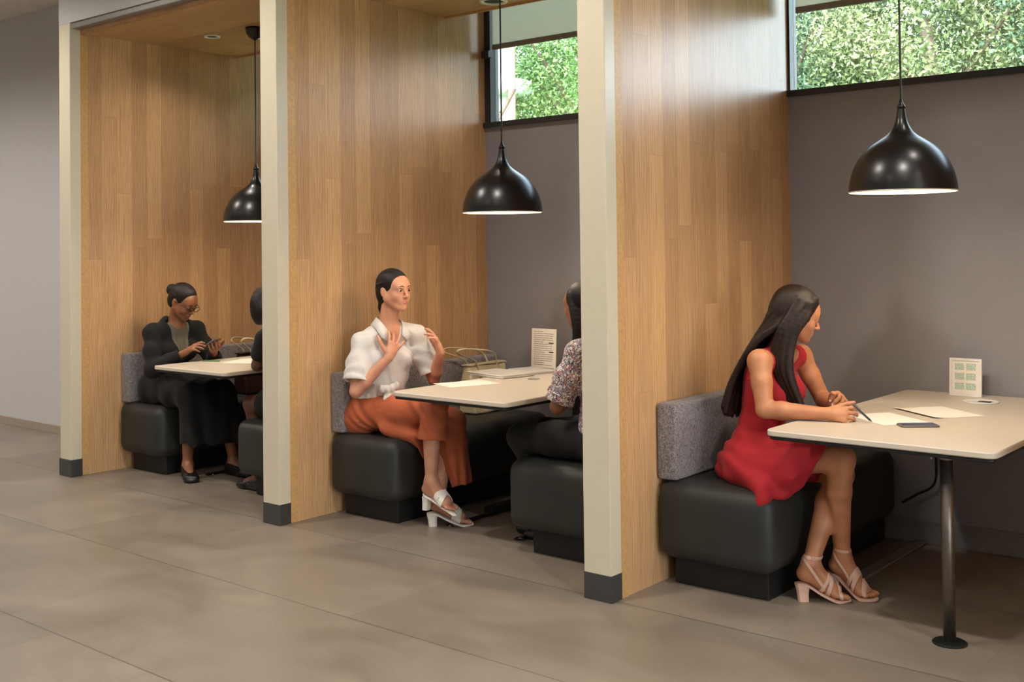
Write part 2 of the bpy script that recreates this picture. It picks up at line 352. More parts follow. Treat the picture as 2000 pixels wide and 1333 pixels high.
def table(x0, x1, y0, label, pole=None, feet=True):
    t = thing('booth_table', label, 'table', (x0, y0, 0)); w = x1 - x0; l = DW - 0.015 - y0
    bm = bmesh.new(); rounded_plate(bm, [(0, 0), (w, 0), (w, l), (0, l)], 0.722, 0.745); finish(bm, 'tabletop', MT['table'], t)
    bm = bmesh.new(); rounded_plate(bm, [(0.006, 0.006), (w - 0.006, 0.006), (w - 0.006, l - 0.006), (0.006, l - 0.006)], 0.708, 0.7215); finish(bm, 'underside', MT['tunder'], t)
    if feet:
        for a in (0.06, w - 0.24):
            bm = bmesh.new(); bbox(bm, (a - 0.02, 0.66, 0.012), (a + 0.04, l - 0.15, 0.050), 0.008); bbox(bm, (a - 0.004, 0.375, 0.006), (a + 0.024, 0.68, 0.014)); f = finish(bm, 'foot_bar', MT['tunder'], t)
            for yy in (0.375, l - 0.17):
                bm = bmesh.new(); lathe(bm, [(0, 0), (0.030, 0), (0.032, 0.005), (0.024, 0.011), (0, 0.013)], (a + 0.01, yy, 0), 20); finish(bm, 'glide', MT['chrome'], f)
        bm = bmesh.new(); bbox(bm, (0.06, l * 0.6 - 0.03, 0.03), (w - 0.22, l * 0.6 + 0.03, 0.058)); finish(bm, 'cross_bar', MT['tunder'], t)
        bm = bmesh.new(); bbox(bm, (w - 0.265, l * 0.6 - 0.035, 0.058), (w - 0.195, l * 0.6 + 0.035, 0.708)); finish(bm, 'leg', MT['tunder'], t)
    if pole:
        px, py = pole[0] - x0, pole[1] - y0
        bm = bmesh.new(); lathe(bm, [(0, 0.006), (0.0225, 0.006), (0.0225, 0.685), (0, 0.685)], (px, py, 0), 32); p = finish(bm, 'pole_leg', MT['steel'], t, True)
        bm = bmesh.new(); lathe(bm, [(0, 0), (0.062, 0), (0.062, 0.004), (0.056, 0.008), (0.030, 0.009), (0, 0.009)], (px, py, 0), 40); finish(bm, 'floor_plate', MT['discgray'], p)
        bm = bmesh.new(); bbox(bm, (px - 0.06, py - 0.05, 0.700), (px + 0.05, py + 0.05, 0.708)); lathe(bm, [(0, 0.672), (0.028, 0.672), (0.030, 0.7), (0, 0.7)], (px, py, 0), 24)
        lathe(bm, [(0, 0), (0.006, 0), (0.006, 0.03), (0.010, 0.03), (0.010, 0.036), (0, 0.036)], (px - 0.045, py - 0.03, 0.672), 12); finish(bm, 'mounting_bracket', MT['steel'], p)
    return t
T0 = table(0.748, 1.50, 0.215, 'white table before the person in the black blazer, cut off by the second post')
T1 = table(2.945, 3.705, 0.18, 'white table before the person in the white blouse with a laptop on it')
T2 = table(5.02, 5.885, 0.19, 'wide white table of the right booth standing on a round steel pole', pole=(5.654, 0.382), feet=False)
# power grommet in the right table's top, and the flush one in the middle table
bm = bmesh.new(); lathe(bm, [(0, 0.0), (0.075, 0.0), (0.078, 0.003), (0.074, 0.005), (0.060, 0.005), (0.058, 0.003), (0, 0.003)], (5.452 - 5.02, 1.44 - 0.19, 0.7445), 48); g = finish(bm, 'power_grommet', MT['ring'], T2, True)
box('socket', (5.452 - 5.02 - 0.01, 1.44 - 0.19 - 0.018, 0.7475), (5.452 - 5.02 + 0.045, 1.44 - 0.19 + 0.012, 0.7495), MT['cable'], g)
bm = bmesh.new(); lathe(bm, [(0, 0.0), (0.034, 0.0), (0.034, 0.002), (0, 0.003)], (3.215 - 2.945, 1.005 - 0.18, 0.745), 32); finish(bm, 'cable_grommet', MT['metalgray'], T1)
# flat gray floor strip and hanging cable in the right booth
tag(box('floor_strip', (5.045, 0.92, 0.0), (5.105, 1.69, 0.012), MT['metalgray'], None, 0.004), 'flat gray strip on the floor under the right table running to the back wall', 'cable cover')
bm = bmesh.new(); tube(bm, spline([(5.17, 1.66, 0.705), (5.165, 1.67, 0.45), (5.15, 1.68, 0.30), (5.06, 1.68, 0.235), (4.995, 1.67, 0.19)], 8), 0.006, 8)
tag(finish(bm, 'power_cable', MT['cable'], None, True), 'black cable looping under the right table by the back wall', 'cable')
# ------------------------------------------------------------------ pendant lamps, downlights
SHADE = [(0.0155, 0.335), (0.019, 0.31), (0.024, 0.285), (0.033, 0.262), (0.047, 0.240), (0.068, 0.222), (0.094, 0.205), (0.124, 0.184), (0.152, 0.157), (0.177, 0.122), (0.195, 0.083), (0.206, 0.042), (0.210, 0.006), (0.211, 0.0)]
def smooth_prof(p, n=5):
    pts = spline([(a, 0, b) for a, b in p], n); return [(max(v.x, 0.0005), v.z) for v in pts]
def pendant(x, y, zr, ztop, label, power):
    t = thing('pendant_lamp', label, 'lamp', (x, y, zr), 'black dome pendants over the booth tables')
    prof = smooth_prof(SHADE)
    bm = bmesh.new(); lathe(bm, [(0, prof[0][1])] + prof + [(0.2085, 0.0)], n=72); s = finish(bm, 'lamp_shade', MT['lampblack'], t, True)
    inn = [(max(r - 0.004, 0.0005), z - 0.004) for r, z in prof[6:-2]] + [(0.2065, 0.001), (0.2095, -0.002), (0.2112, -0.002), (0.2112, 0.0015)]
    bm = bmesh.new(); lathe(bm, [(0, inn[0][1])] + inn, n=72); finish(bm, 'inner_lining', MT['lampwhite'], s, True)
    bm = bmesh.new(); lathe(bm, [(0, 0.375), (0.007, 0.372), (0.009, 0.355), (0.014, 0.35), (0.0165, 0.345), (0.0165, 0.334), (0, 0.334)], n=32); finish(bm, 'socket_cap', MT['lampblack'], t, True)
    bm = bmesh.new(); tube(bm, [(0, 0, 0.37), (0, 0, ztop - zr - 0.02)], 0.0042, 10); finish(bm, 'cord', MT['cable'], t, True)
    bm = bmesh.new(); lathe(bm, [(0, -0.085), (0.012, -0.08), (0.036, -0.066), (0.055, -0.042), (0.062, -0.012), (0.063, 0.0), (0, 0.0)], (0, 0, ztop - zr), 40); finish(bm, 'ceiling_canopy', MT['lampblack'], t, True)
    bm = bmesh.new(); bmesh.ops.create_uvsphere(bm, u_segments=20, v_segments=12, radius=0.03, matrix=Matrix.Translation((0, 0, 0.125))); finish(bm, 'bulb', MT['bulb'], t, True)
    lamp('pendant_light', 'POINT', (x, y, zr + 0.075), power, (1.0, 0.84, 0.66), 0.085)
    return t
pendant(1.125, 0.745, 1.66, ZC, 'black dome pendant half hidden behind the second white post', 9)
pendant(3.272, 0.69, 1.654, ZC, 'black dome pendant over the middle table with the laptop', 9)
pendant(5.40, 0.68, 1.676, ZC, 'black dome pendant over the right table, largest in the photo', 9)
def downlight(x, y, r, label, power=0):
    t = thing('downlight', label, 'light', (x, y, ZC))
    bm = bmesh.new(); lathe(bm, [(r * 0.68, 0.002), (r * 0.70, -0.006), (r * 0.96, -0.009), (r, -0.004), (r, 0.0)], n=40); finish(bm, 'trim_ring', MT['ring'], t, True)
    bm = bmesh.new(); lathe(bm, [(0, -0.001), (r * 0.69, -0.001)], n=40); finish(bm, 'baffle', MT['blackhole'], t)
    if power: lamp('downlight_beam', 'SPOT', (x, y, ZC - 0.012), power, (1.0, 0.92, 0.82), 0.04, spot=2.5, blend=0.8)
    return t
downlight(0.679, 0.728, 0.055, 'small recessed downlight in the wood ceiling of the left booth', 14)
downlight(2.79, 1.20, 0.085, 'white ringed round downlight in the ceiling of the middle booth', 14)
downlight(5.95, 0.42, 0.055, 'recessed downlight in the wood ceiling of the right booth', 14)
# ------------------------------------------------------------------ outside the clerestory windows
def leafmat(name, a, b_, c):
    m, n, b = newmat(name)
    t = N(n, 'TexNoise', Scale=1.1, Detail=3.0); L(n, coords(n), t.inputs['Vector'])
    t2 = N(n, 'TexNoise', Scale=9.0, Detail=2.0); L(n, coords(n), t2.inputs['Vector'])
    f = math_(n, 'ADD', math_(n, 'MULTIPLY', t.outputs[0], 0.6), math_(n, 'MULTIPLY', t2.outputs[0], 0.4))
    L(n, ramp(n, f, [(0.36, rgb(a)), (0.5, rgb(b_)), (0.64, rgb(c))]), b.inputs['Base Color'])
    b.inputs['Roughness'].default_value = 0.45; b.inputs['Transmission Weight'].default_value = 0.0
    b.inputs['Subsurface Weight'].default_value = 0.0
    return m
LEAF = [leafmat('bright_leaf', '#4c7238', '#658647', '#84935a'), leafmat('blue_green_leaf', '#496955', '#637f62', '#7f8f6f'), leafmat('olive_leaf', '#586c43', '#738053', '#8a8d66'), leafmat('dry_leaf', '#424240', '#645a4c', '#81785c')]
BARK = plain('bark', '#8a7468', 0.9, noise=0.3, nscale=20)
def crown_mesh(name, rx, rz, n, leaf, seed, mat):
    rng = np.random.default_rng(seed)
    # clumps of leaves
    k = 46; cl = rng.normal(size=(k, 3)); cl /= np.linalg.norm(cl, axis=1)[:, None]; cl *= rng.uniform(0.35, 1.0, (k, 1)) ** 0.5
    cl *= np.array([rx, rx, rz]); ci = rng.integers(0, k, n)
    p = cl[ci] + rng.normal(size=(n, 3)) * 0.27 * np.array([rx, rx, rz]) * rng.uniform(0.4, 1, (n, 1))
    q = np.linalg.norm(p / np.array([rx, rx, rz]), axis=1)[:, None]; p = p / np.maximum(q / 1.12, 1.0)
    a = rng.normal(size=(n, 3)); a /= np.linalg.norm(a, axis=1)[:, None]
    b = rng.normal(size=(n, 3)); b -= a * np.sum(a * b, 1)[:, None]; b /= np.linalg.norm(b, axis=1)[:, None]
    c = np.cross(a, b); s = leaf * rng.uniform(0.6, 1.3, (n, 1))
    V = np.stack([p - a * s, p + b * s * 0.42 + c * s * 0.12, p + a * s, p - b * s * 0.42 + c * s * 0.12], 1).reshape(-1, 3)
    i = np.arange(n)[:, None] * 4; F = np.concatenate([i + [[0, 1, 2]], i + [[0, 2, 3]]], 0)
    me = bpy.data.meshes.new(name); me.vertices.add(len(V)); me.vertices.foreach_set('co', V.ravel().astype(np.float32))
    me.loops.add(F.size); me.loops.foreach_set('vertex_index', F.ravel().astype(np.int32)); me.polygons.add(len(F))
    me.polygons.foreach_set('loop_start', (np.arange(len(F)) * 3).astype(np.int32)); me.update(calc_edges=True); me.materials.append(mat)
    return me
structure(box('ground', (-45, 1.9, -0.3), (45, 60, -0.02), plain('lawn', '#7fa05a', 0.9, noise=0.3, nscale=2)))
CROWNS = [crown_mesh('foliage', 1.25, 1.7, 42000, 0.034, 1, LEAF[0]), crown_mesh('foliage', 1.25, 1.7, 42000, 0.034, 2, LEAF[1]), crown_mesh('foliage', 1.25, 1.7, 42000, 0.034, 3, LEAF[2]), crown_mesh('foliage', 0.9, 0.9, 8000, 0.035, 4, LEAF[3])]
def tree(x, y, zc, kind, label, s=1.0, grp='leafy trees outside the windows'):
    t = thing('leafy_tree', label, 'tree', (x, y, -0.05), grp if grp else None, rz=(x * 7.3) % 6.2)
    o = bpy.data.objects.new('foliage', CROWNS[kind]); COL.objects.link(o); o.parent = t; o.location = (0, 0, zc); o.scale = (s, s, s)
    bm = bmesh.new(); h = zc + 0.5 * s
    tube(bm, spline([(0, 0, 0), (0.06, 0.03, h * 0.4), (-0.05, 0.05, h * 0.75), (0.02, 0, h)], 5), [0.13 * (1 - 0.035 * i) for i in range(16)], 8)
    for q in range(5):
        a = q * 1.26; tube(bm, [(0, 0, h * 0.55 + q * 0.12), (0.5 * s * math.cos(a), 0.5 * s * math.sin(a), h * 0.8 + q * 0.1), (1.1 * s * math.cos(a), 1.1 * s * math.sin(a), h * 0.95 + q * 0.12)], [0.05, 0.035, 0.015], 6)
    finish(bm, 'trunk', BARK, t, True)
A = 'bright green leafy tree seen through the window of the middle booth'
B = 'pale leafy trees seen through the high window of the right booth'
for i, (x, y, z, k, s) in enumerate([(-0.75, 7.2, 3.25, 0, 0.92), (1.45, 7.4, 3.4, 1, 0.92), (3.2, 7.2, 3.3, 2, 0.8), (5.0, 7.5, 3.4, 1, 0.95),
                                     (-4.4, 12.6, 4.6, 0, 1.2), (-1.0, 12.9, 4.8, 2, 1.25), (2.4, 12.6, 4.8, 1, 1.25), (5.8, 12.9, 4.8, 2, 1.25)]):
    if i == 0: tree(x, y, z, k, A, s, None)
    elif i in (4, 5): tree(x, y, z, k, 'green tree standing farther back behind the middle booth window', s, 'farther trees behind the middle window')
    else: tree(x, y, z, k, B, s, 'trees outside the right booth window')
tree(-0.55, 4.6, 2.55, 3, 'dry bare twigged bush low in the window of the middle booth', 0.5, None)
o = thing('white_column', 'white outdoor column at the left edge of the middle booth window', 'column', (-1.22, 5.9, -0.02))
box('shaft', (-0.17, -0.16, 0), (0.15, 0.16, 5.0), plain('bright_white_render', '#f4f6f8', 0.7), o)
bm = bmesh.new(); bbox(bm, (-0.30, -0.5, 3.20), (0.34, 0.3, 3.40), 0.09, 4); finish(bm, 'canopy_arm', plain('pale_canopy', '#e4e8ee', 0.5), o, True)
bm = bmesh.new(); tube(bm, [(-0.88, 5.75, -0.02), (-0.86, 5.75, 3.0), (-0.84, 5.75, 6.0)], 0.045, 12); tag(finish(bm, 'wooden_pole', plain('red_brown_pole', '#a98478', 0.8, noise=0.15), None, True), 'reddish brown pole standing among the trees in the middle window', 'pole')
# ------------------------------------------------------------------ distance-field modelling for people and soft things
def V3(*a): return np.array(a if len(a) == 3 else a[0], dtype=np.float64)
def nrm(v): v = np.asarray(v, float); return v / np.linalg.norm(v)
class Field:
    def __init__(s, lo, hi, h):
        s.h = h; s.lo = V3(lo); s.n = np.ceil((V3(hi) - s.lo) / h).astype(int) + 1
        s.D = np.full(s.n, 9.0, np.float32); s.M = np.zeros(s.n, np.int8)
        s.ax = [(s.lo[i] + h * np.arange(s.n[i])).astype(np.float32) for i in range(3)]
    def region(s, lo, hi):
        a = np.clip(np.floor((lo - s.lo) / s.h).astype(int), 0, s.n); b = np.clip(np.ceil((hi - s.lo) / s.h).astype(int) + 1, 0, s.n)
        sl = tuple(slice(a[i], b[i]) for i in range(3))
        X = s.ax[0][sl[0]][:, None, None]; Y = s.ax[1][sl[1]][None, :, None]; Z = s.ax[2][sl[2]][None, None, :]
        return sl, X, Y, Z
    def add(s, p, off=0.0, k=None, mat=None, sub=False):
        kk = p.get('k', 0.012) if k is None else k
        lo, hi = p['bb']; pad = abs(off) + kk * 1.5 + 0.03
        sl, X, Y, Z = s.region(lo - pad, hi + pad)
        if min(x.stop - x.start for x in sl) <= 0: return
        d = (p['f'](X, Y, Z) - off).astype(np.float32); D = s.D[sl]
        if sub:
            d = -d; hh = np.clip(0.5 + 0.5 * (D - d) / -kk, 0, 1) if kk > 0 else None
            if kk > 0:
                hh = np.clip(0.5 - 0.5 * (D - d) / kk, 0, 1); s.D[sl] = D * (1 - hh) + d * hh + kk * hh * (1 - hh)
            else: s.D[sl] = np.maximum(D, d)
            return
        m = p.get('mat', 0) if mat is None else mat
        s.M[sl] = np.where(d < D, m, s.M[sl])
        if kk > 0:
            hh = np.clip(0.5 + 0.5 * (D - d) / kk, 0, 1); s.D[sl] = D * (1 - hh) + d * hh - kk * hh * (1 - hh)
        else: s.D[sl] = np.minimum(D, d)
    def cut(s, fn):          # keep where fn <= 0
        X, Y, Z = s.ax[0][:, None, None], s.ax[1][None, :, None], s.ax[2][None, None, :]
        s.D = np.maximum(s.D, fn(X, Y, Z).astype(np.float32))
    def shell(s, t): s.D = np.maximum(s.D, -(s.D + t))
    def warp(s, fn):
        X, Y, Z = s.ax[0][:, None, None], s.ax[1][None, :, None], s.ax[2][None, None, :]
        near = np.abs(s.D) < 0.06
        s.D = np.where(near, s.D + fn(X, Y, Z).astype(np.float32), s.D)
    def mesh(s, name, mats, parent=None, smooth_it=1):
        D = s.D; D[0] = D[-1] = 9; D[:, 0] = D[:, -1] = 9; D[:, :, 0] = D[:, :, -1] = 9
        S = D < 0; n = s.n
        c = np.zeros(n - 1, np.int8)
        for i in (0, 1):
            for j in (0, 1):
                for k in (0, 1): c += S[i:n[0] - 1 + i, j:n[1] - 1 + j, k:n[2] - 1 + k]
        act = (c > 0) & (c < 8); idx = np.argwhere(act); nv = len(idx)
        num = np.full(act.shape, -1, np.int32); num[act] = np.arange(nv)
        acc = np.zeros((nv, 3)); cnt = np.zeros(nv)
        cor = [(i, j, k) for i in (0, 1) for j in (0, 1) for k in (0, 1)]
        val = {o: D[idx[:, 0] + o[0], idx[:, 1] + o[1], idx[:, 2] + o[2]] for o in cor}
        for o in cor:
            for a in range(3):
                if o[a] == 0:
                    o2 = list(o); o2[a] = 1; o2 = tuple(o2); va, vb = val[o], val[o2]; m = (va < 0) != (vb < 0)
                    t = np.where(m, va / np.where(m, va - vb, 1), 0)
                    for q in range(3):
                        acc[:, q] += np.where(m, o[q] + (t if q == a else 0), 0)
                    cnt += m
        P = s.lo + s.h * (idx + acc / np.maximum(cnt, 1)[:, None])
        F = []
        for a in range(3):
            b, d = (a + 1) % 3, (a + 2) % 3
            sa = [slice(None)] * 3; sb = [slice(None)] * 3; sa[a] = slice(0, -1); sb[a] = slice(1, None)
            S0, S1 = S[tuple(sa)], S[tuple(sb)]; e = np.argwhere(S0 != S1)
            e = e[(e[:, b] > 0) & (e[:, d] > 0) & (e[:, b] < n[b] - 1) & (e[:, d] < n[d] - 1)]
            ins = S0[e[:, 0], e[:, 1], e[:, 2]]
            q = []
            for (ob, od) in ((1, 1), (0, 1), (0, 0), (1, 0)):
                ee = e.copy(); ee[:, b] -= ob; ee[:, d] -= od; q.append(num[ee[:, 0], ee[:, 1], ee[:, 2]])
            q = np.stack(q, 1); q[~ins] = q[~ins][:, ::-1]; F.append(q)
        F = np.concatenate(F); F = F[(F >= 0).all(1)]
        for _ in range(smooth_it):
            A = np.zeros_like(P); C = np.zeros(nv)
            for i in range(4):
                for j in (1, 3):
                    np.add.at(A, F[:, i], P[F[:, (i + j) % 4]]); np.add.at(C, F[:, i], 1)
            P = P * 0.5 + 0.5 * A / np.maximum(C, 1)[:, None]
        me = bpy.data.meshes.new(name); me.vertices.add(nv); me.vertices.foreach_set('co', P.ravel().astype(np.float32))
        me.loops.add(F.size); me.loops.foreach_set('vertex_index', F.ravel().astype(np.int32)); me.polygons.add(len(F))
        me.polygons.foreach_set('loop_start', (np.arange(len(F)) * 4).astype(np.int32))
        if len(mats) > 1:
            mv = s.M[np.clip(np.round((P - s.lo) / s.h).astype(int), 0, n - 1)[:, 0], np.clip(np.round((P - s.lo) / s.h).astype(int), 0, n - 1)[:, 1], np.clip(np.round((P - s.lo) / s.h).astype(int), 0, n - 1)[:, 2]]
            me.polygons.foreach_set('material_index', np.minimum(mv[F[:, 0]], len(mats) - 1).astype(np.int32))
        me.update(calc_edges=True)
        return link(me, name, mats, parent, True)
def rc(a, b, ra, rb, k=0.012, mat=0, flat=None):
    """tapered rounded limb from a to b; flat = (axis, factor) squashes the section along axis"""
    a, b = V3(a), V3(b); ab = b - a; L2 = max(float(ab @ ab), 1e-9)
    def f(X, Y, Z):
        px, py, pz = X - a[0], Y - a[1], Z - a[2]
        t = np.clip((px * ab[0] + py * ab[1] + pz * ab[2]) / L2, 0, 1)
        qx, qy, qz = px - t * ab[0], py - t * ab[1], pz - t * ab[2]
        if flat is not None:
            w, g = flat; dd = qx * w[0] + qy * w[1] + qz * w[2]; e = 1 / g - 1
            qx, qy, qz = qx + dd * e * w[0], qy + dd * e * w[1], qz + dd * e * w[2]
        return np.sqrt(qx * qx + qy * qy + qz * qz) - (ra + (rb - ra) * t)
    r = max(ra, rb); return dict(f=f, bb=(np.minimum(a, b) - r, np.maximum(a, b) + r), k=k, mat=mat)
def el(c, r, R=None, k=0.012, mat=0):
    c = V3(c); r = V3(r); R = np.eye(3) if R is None else np.asarray(R)
    def f(X, Y, Z):
        px, py, pz = X - c[0], Y - c[1], Z - c[2]
        q = [px * R[0, i] + py * R[1, i] + pz * R[2, i] for i in range(3)]
        k0 = np.sqrt(sum((q[i] / r[i]) ** 2 for i in range(3))); k1 = np.sqrt(sum((q[i] / r[i] ** 2) ** 2 for i in range(3)))
        return k0 * (k0 - 1) / np.maximum(k1, 1e-6)
    e = np.sqrt(((R * r) ** 2).sum(1)); return dict(f=f, bb=(c - e, c + e), k=k, mat=mat)
def chain(pts, rs, k=0.012, mat=0, flat=None): return [rc(pts[i], pts[i + 1], rs[i], rs[i + 1], k, mat, flat) for i in range(len(pts) - 1)]
def frame(yaw, down=0.0, roll=0.0):
    """columns forward, left, up for a figure facing +x when yaw = 0 (degrees)"""
    y, p, r = map(math.radians, (yaw, down, roll))
    f = V3(math.cos(y) * math.cos(p), math.sin(y) * math.cos(p), -math.sin(p)); l = V3(-math.sin(y), math.cos(y), 0); u = np.cross(f, l)
    l2 = l * math.cos(r) + u * math.sin(r); u2 = np.cross(f, l2)
    return np.stack([f, l2, u2], 1)
def head_prims(o, R, s=1.0, lip=1):
    o = V3(o)
    def P(a, b, c): return o + R @ (V3(a, b, c) * s)
    def E(c, r, k=0.012, mat=0, RR=None): return el(P(*c), V3(r) * s, R if RR is None else RR, k, mat)
    def C(a, b, ra, rb, k=0.010, mat=0): return rc(P(*a), P(*b), ra * s, rb * s, k, mat)
    pr = [E((-.012, 0, .032), (.094, .073, .079)), E((.026, 0, -.022), (.062, .060, .086), .02), E((.055, 0, .03), (.040, .056, .05), .02)]
    for g in (-1, 1):
        pr += [C((.005, .054 * g, -.043), (.060, .019 * g, -.090), .023, .018, .02), E((.058, .034 * g, -.032), (.028, .024, .026), .02),
               E((-.006, .073 * g, -.008), (.017, .0075, .029), .004, 0, R @ rot3((0, 1, 0), -12) @ rot3((0, 0, 1), -18 * g)), E((-.006, .076 * g, -.002), (.010, .005, .016), .003)]
    pr += [E((.074, 0, -.096), (.017, .020, .014), .016), E((.074, 0, -.062), (.022, .028, .026), .016), C((.078, -.034, .019), (.078, .034, .019), .0125, .0125, .018)]
    sub = [E((.101, .031 * g, .000), (.016, .017, .0105), .010) for g in (-1, 1)]
    post = [C((.086, 0, .010), (.109, 0, -.029), .0070, .0090, .010), E((.108, 0, -.031), (.0105, .0095, .008), .006)]
    for g in (-1, 1):
        post += [E((.098, .0115 * g, -.034), (.009, .0065, .0065), .005), C((.0885, .019 * g, .0072), (.081, .044 * g, .0045), .0048, .0046, .005), C((.087, .021 * g, -.0085), (.082, .041 * g, -.0075), .0036, .0036, .006)]
    post += [E((.0918, 0, -.0590), (.0072, .0185, .0044), .003, lip), E((.0902, 0, -.0685), (.0078, .0160, .0054), .003, lip)]
    return pr, sub, post, P
def rot3(ax, deg):
    m = Matrix.Rotation(math.radians(deg), 3, Vector(ax)); return np.array([[m[i][j] for j in range(3)] for i in range(3)])
def hand_prims(w, d, n, thumb, curls=((15, 25, 15),) * 4, spread=6.0, tcurl=(20, 15), tspread=45, s=1.0, k=0.006, nails=0):
    """w wrist, d towards the knuckles, n out of the palm, thumb = +1/-1 along cross(n, d)"""
    w = V3(w); d = nrm(d); n = nrm(V3(n) - d * (V3(n) @ d)); sd = np.cross(n, d) * thumb
    R = np.stack([d, sd, n], 1); pr = []
    def P(a, b, c): return w + R @ (V3(a, b, c) * s)
    pr += [rc(P(.0, 0, 0), P(.03, .0, 0), .024 * s, .028 * s, .012, 0, (n, .72)), rc(P(.030, .014, 0), P(.078, .022, 0), .017 * s, .0145 * s, .012, 0, (n, .8)), rc(P(.030, -.012, 0), P(.074, -.024, 0), .017 * s, .0135 * s, .012, 0, (n, .8)),
           rc(P(.032, 0, 0), P(.078, 0, -.001), .019 * s, .0145 * s, .012, 0, (n, .8))]
    ang0 = (1.4, 0.45, -0.5, -1.5)
    for i, (y0, ln, r) in enumerate(((.029, .073, .0086), (.0095, .080, .0088), (-.0105, .075, .0084), (-.029, .060, .0076))):
        a = math.radians(spread * ang0[i]); p = P(.078 - (0.004, 0, .003, .010)[i], y0, 0); dirv = d * math.cos(a) + sd * math.sin(a); ax = np.cross(dirv, n)
        pts = [p]; rs = [r * s * 1.08]; th = 0
        for seg, cu in zip((.46, .30, .24), curls[i]):
            th += cu; t = math.radians(th); p = p + (dirv * math.cos(t) + n * math.sin(t)) * ln * seg * s; pts.append(p); rs.append(r * s * (1.0, .93, .80)[len(pts) - 2])
        pr += chain(pts, rs, 0.003)
        if nails:
            t = math.radians(th); fd = dirv * math.cos(t) + n * math.sin(t); bk = dirv * math.sin(t) - n * math.cos(t)
            pr.append(el(pts[-1] + bk * r * .62 * s + fd * .001, V3(.0075, .0052, .0034) * s, np.stack([fd, np.cross(bk, fd), bk], 1), .001, nails))
    p = P(.022, .022, .004); a = math.radians(tspread); dv = d * math.cos(a) + sd * math.sin(a); p1 = p + (dv * math.cos(.3) + n * math.sin(.3)) * .040 * s
    t1 = math.radians(tcurl[0]); e = nrm(d * .8 + n * .6); dv1 = nrm(dv * math.cos(t1) + e * math.sin(t1)); p2 = p1 + dv1 * .034 * s; t2 = math.radians(tcurl[0] + tcurl[1]); dv2 = nrm(dv * math.cos(t2) + e * math.sin(t2)); p3 = p2 + dv2 * .027 * s
    pr += chain([p, p1, p2, p3], [.0145 * s, .0112 * s, .0100 * s, .0078 * s], 0.006)
    return pr
def arm_prims(sh, elb, wr, ru=.043, re=.034, rw=.0235):
    sh, elb, wr = map(V3, (sh, elb, wr)); m = sh + (elb - sh) * .45; f = elb + (wr - elb) * .28
    return [rc(sh, m, ru * 1.10, ru, .03), rc(m, elb, ru, re, .015), rc(elb, f, re, re * 1.04, .012), rc(f, wr, re * 1.04, rw, .012)]
def leg_prims(hip, kn, an, rt=.082, rk=.052, rcalf=.050, ra=.032):
    hip, kn, an = map(V3, (hip, kn, an)); m = hip + (kn - hip) * .5; c = kn + (an - kn) * .33
    back = nrm(hip - kn); back = back - nrm(an - kn) * (back @ nrm(an - kn)); c2 = c + nrm(back) * 0.012
    return [rc(hip, m, rt, rt * .86, .04), rc(m, kn, rt * .86, rk, .02), rc(kn, c2, rk * .96, rcalf, .03), rc(c2, an, rcalf, ra, .02)]
def foot_prims(an, ball, toe, side, rh=.030):
    """side = lateral axis; five toes at the front"""
    an, ball, toe = map(V3, (an, ball, toe)); side = nrm(side); fw = nrm(toe - ball); up = nrm(np.cross(fw, side)); up = up if up[2] > 0 else -up
    back = nrm(V3(an[0] - ball[0], an[1] - ball[1], 0)); heel = an + back * .026 - V3(0, 0, .040)
    pr = [rc(an, heel, .031, .029, .02), rc(an, ball + up * .014, .033, .024, .025, 0, (up, .9)), rc(heel, ball + up * .002, .026, .022, .02),
          rc(ball + side * .024, ball - side * .024, .0150, .0135, .012), rc(an - V3(0, 0, .015), ball - side * .02, .026, .017, .02)]
    for q, (o, ln, r) in enumerate(((.030, 1.0, .0112), (.0115, 1.02, .0078), (-.003, .94, .0074), (-.0165, .84, .0070), (-.029, .70, .0068))):
        st = ball + side * o * .9; pr.append(rc(st, st + fw * np.linalg.norm(toe - ball) * ln - up * .002 + side * o * .12, r * 1.08, r, .0025))
    return pr
def eye_part(P, s, g, parent, iris, closed=False):
    m = Matrix
    c = Vector(P(.0800, .031 * g, .0005)); bm = bmesh.new()
    f = (Vector(P(.0800 + .03, .031 * g, .0003)) - c).normalized(); q = f.to_track_quat('Z', 'Y').to_matrix()
    R_ = .0122 * s
    prof = [(R_ * math.sin(t), R_ * math.cos(t)) for t in [i * PI / 16 for i in range(17)]]
    lathe(bm, prof, c, 20, q); bmesh.ops.recalc_face_normals(bm, faces=bm.faces)
    for fc in bm.faces:
        a = (fc.calc_center_median() - c).angle(f); fc.material_index = 2 if a < 0.22 else (1 if a < 0.50 else 0)
    return finish(bm, 'eye', [EYEW, iris, PUPIL], parent, True)
def strand_mesh(name, strands, mat, parent, n=7, flat=0.6):
    bm = bmesh.new()
    for pts, r in strands:
        p = spline(pts, 4); m = len(p); tube(bm, p, [r * (0.55 + 0.45 * math.sin(PI * min(1, 0.15 + 0.85 * i / (m - 1)))) if i < m - 1 else r * 0.15 for i in range(m)], n, flat)
    return finish(bm, name, mat, parent, True)
def skin(name, col, lo, hi): 
    m, n, b = newmat(name); t = N(n, 'TexNoise', Scale=14.0, Detail=5.0); L(n, coords(n), t.inputs['Vector'])
    L(n, ramp(n, t.outputs[0], [(0.3, rgb(lo)), (0.5, rgb(col)), (0.72, rgb(hi))]), b.inputs['Base Color'])
    b.inputs['Roughness'].default_value = 0.46; b.inputs['Subsurface Weight'].default_value = 0.12; b.inputs['Subsurface Radius'].default_value = (0.8, 0.3, 0.15); b.inputs['Subsurface Scale'].default_value = 0.01
    return m
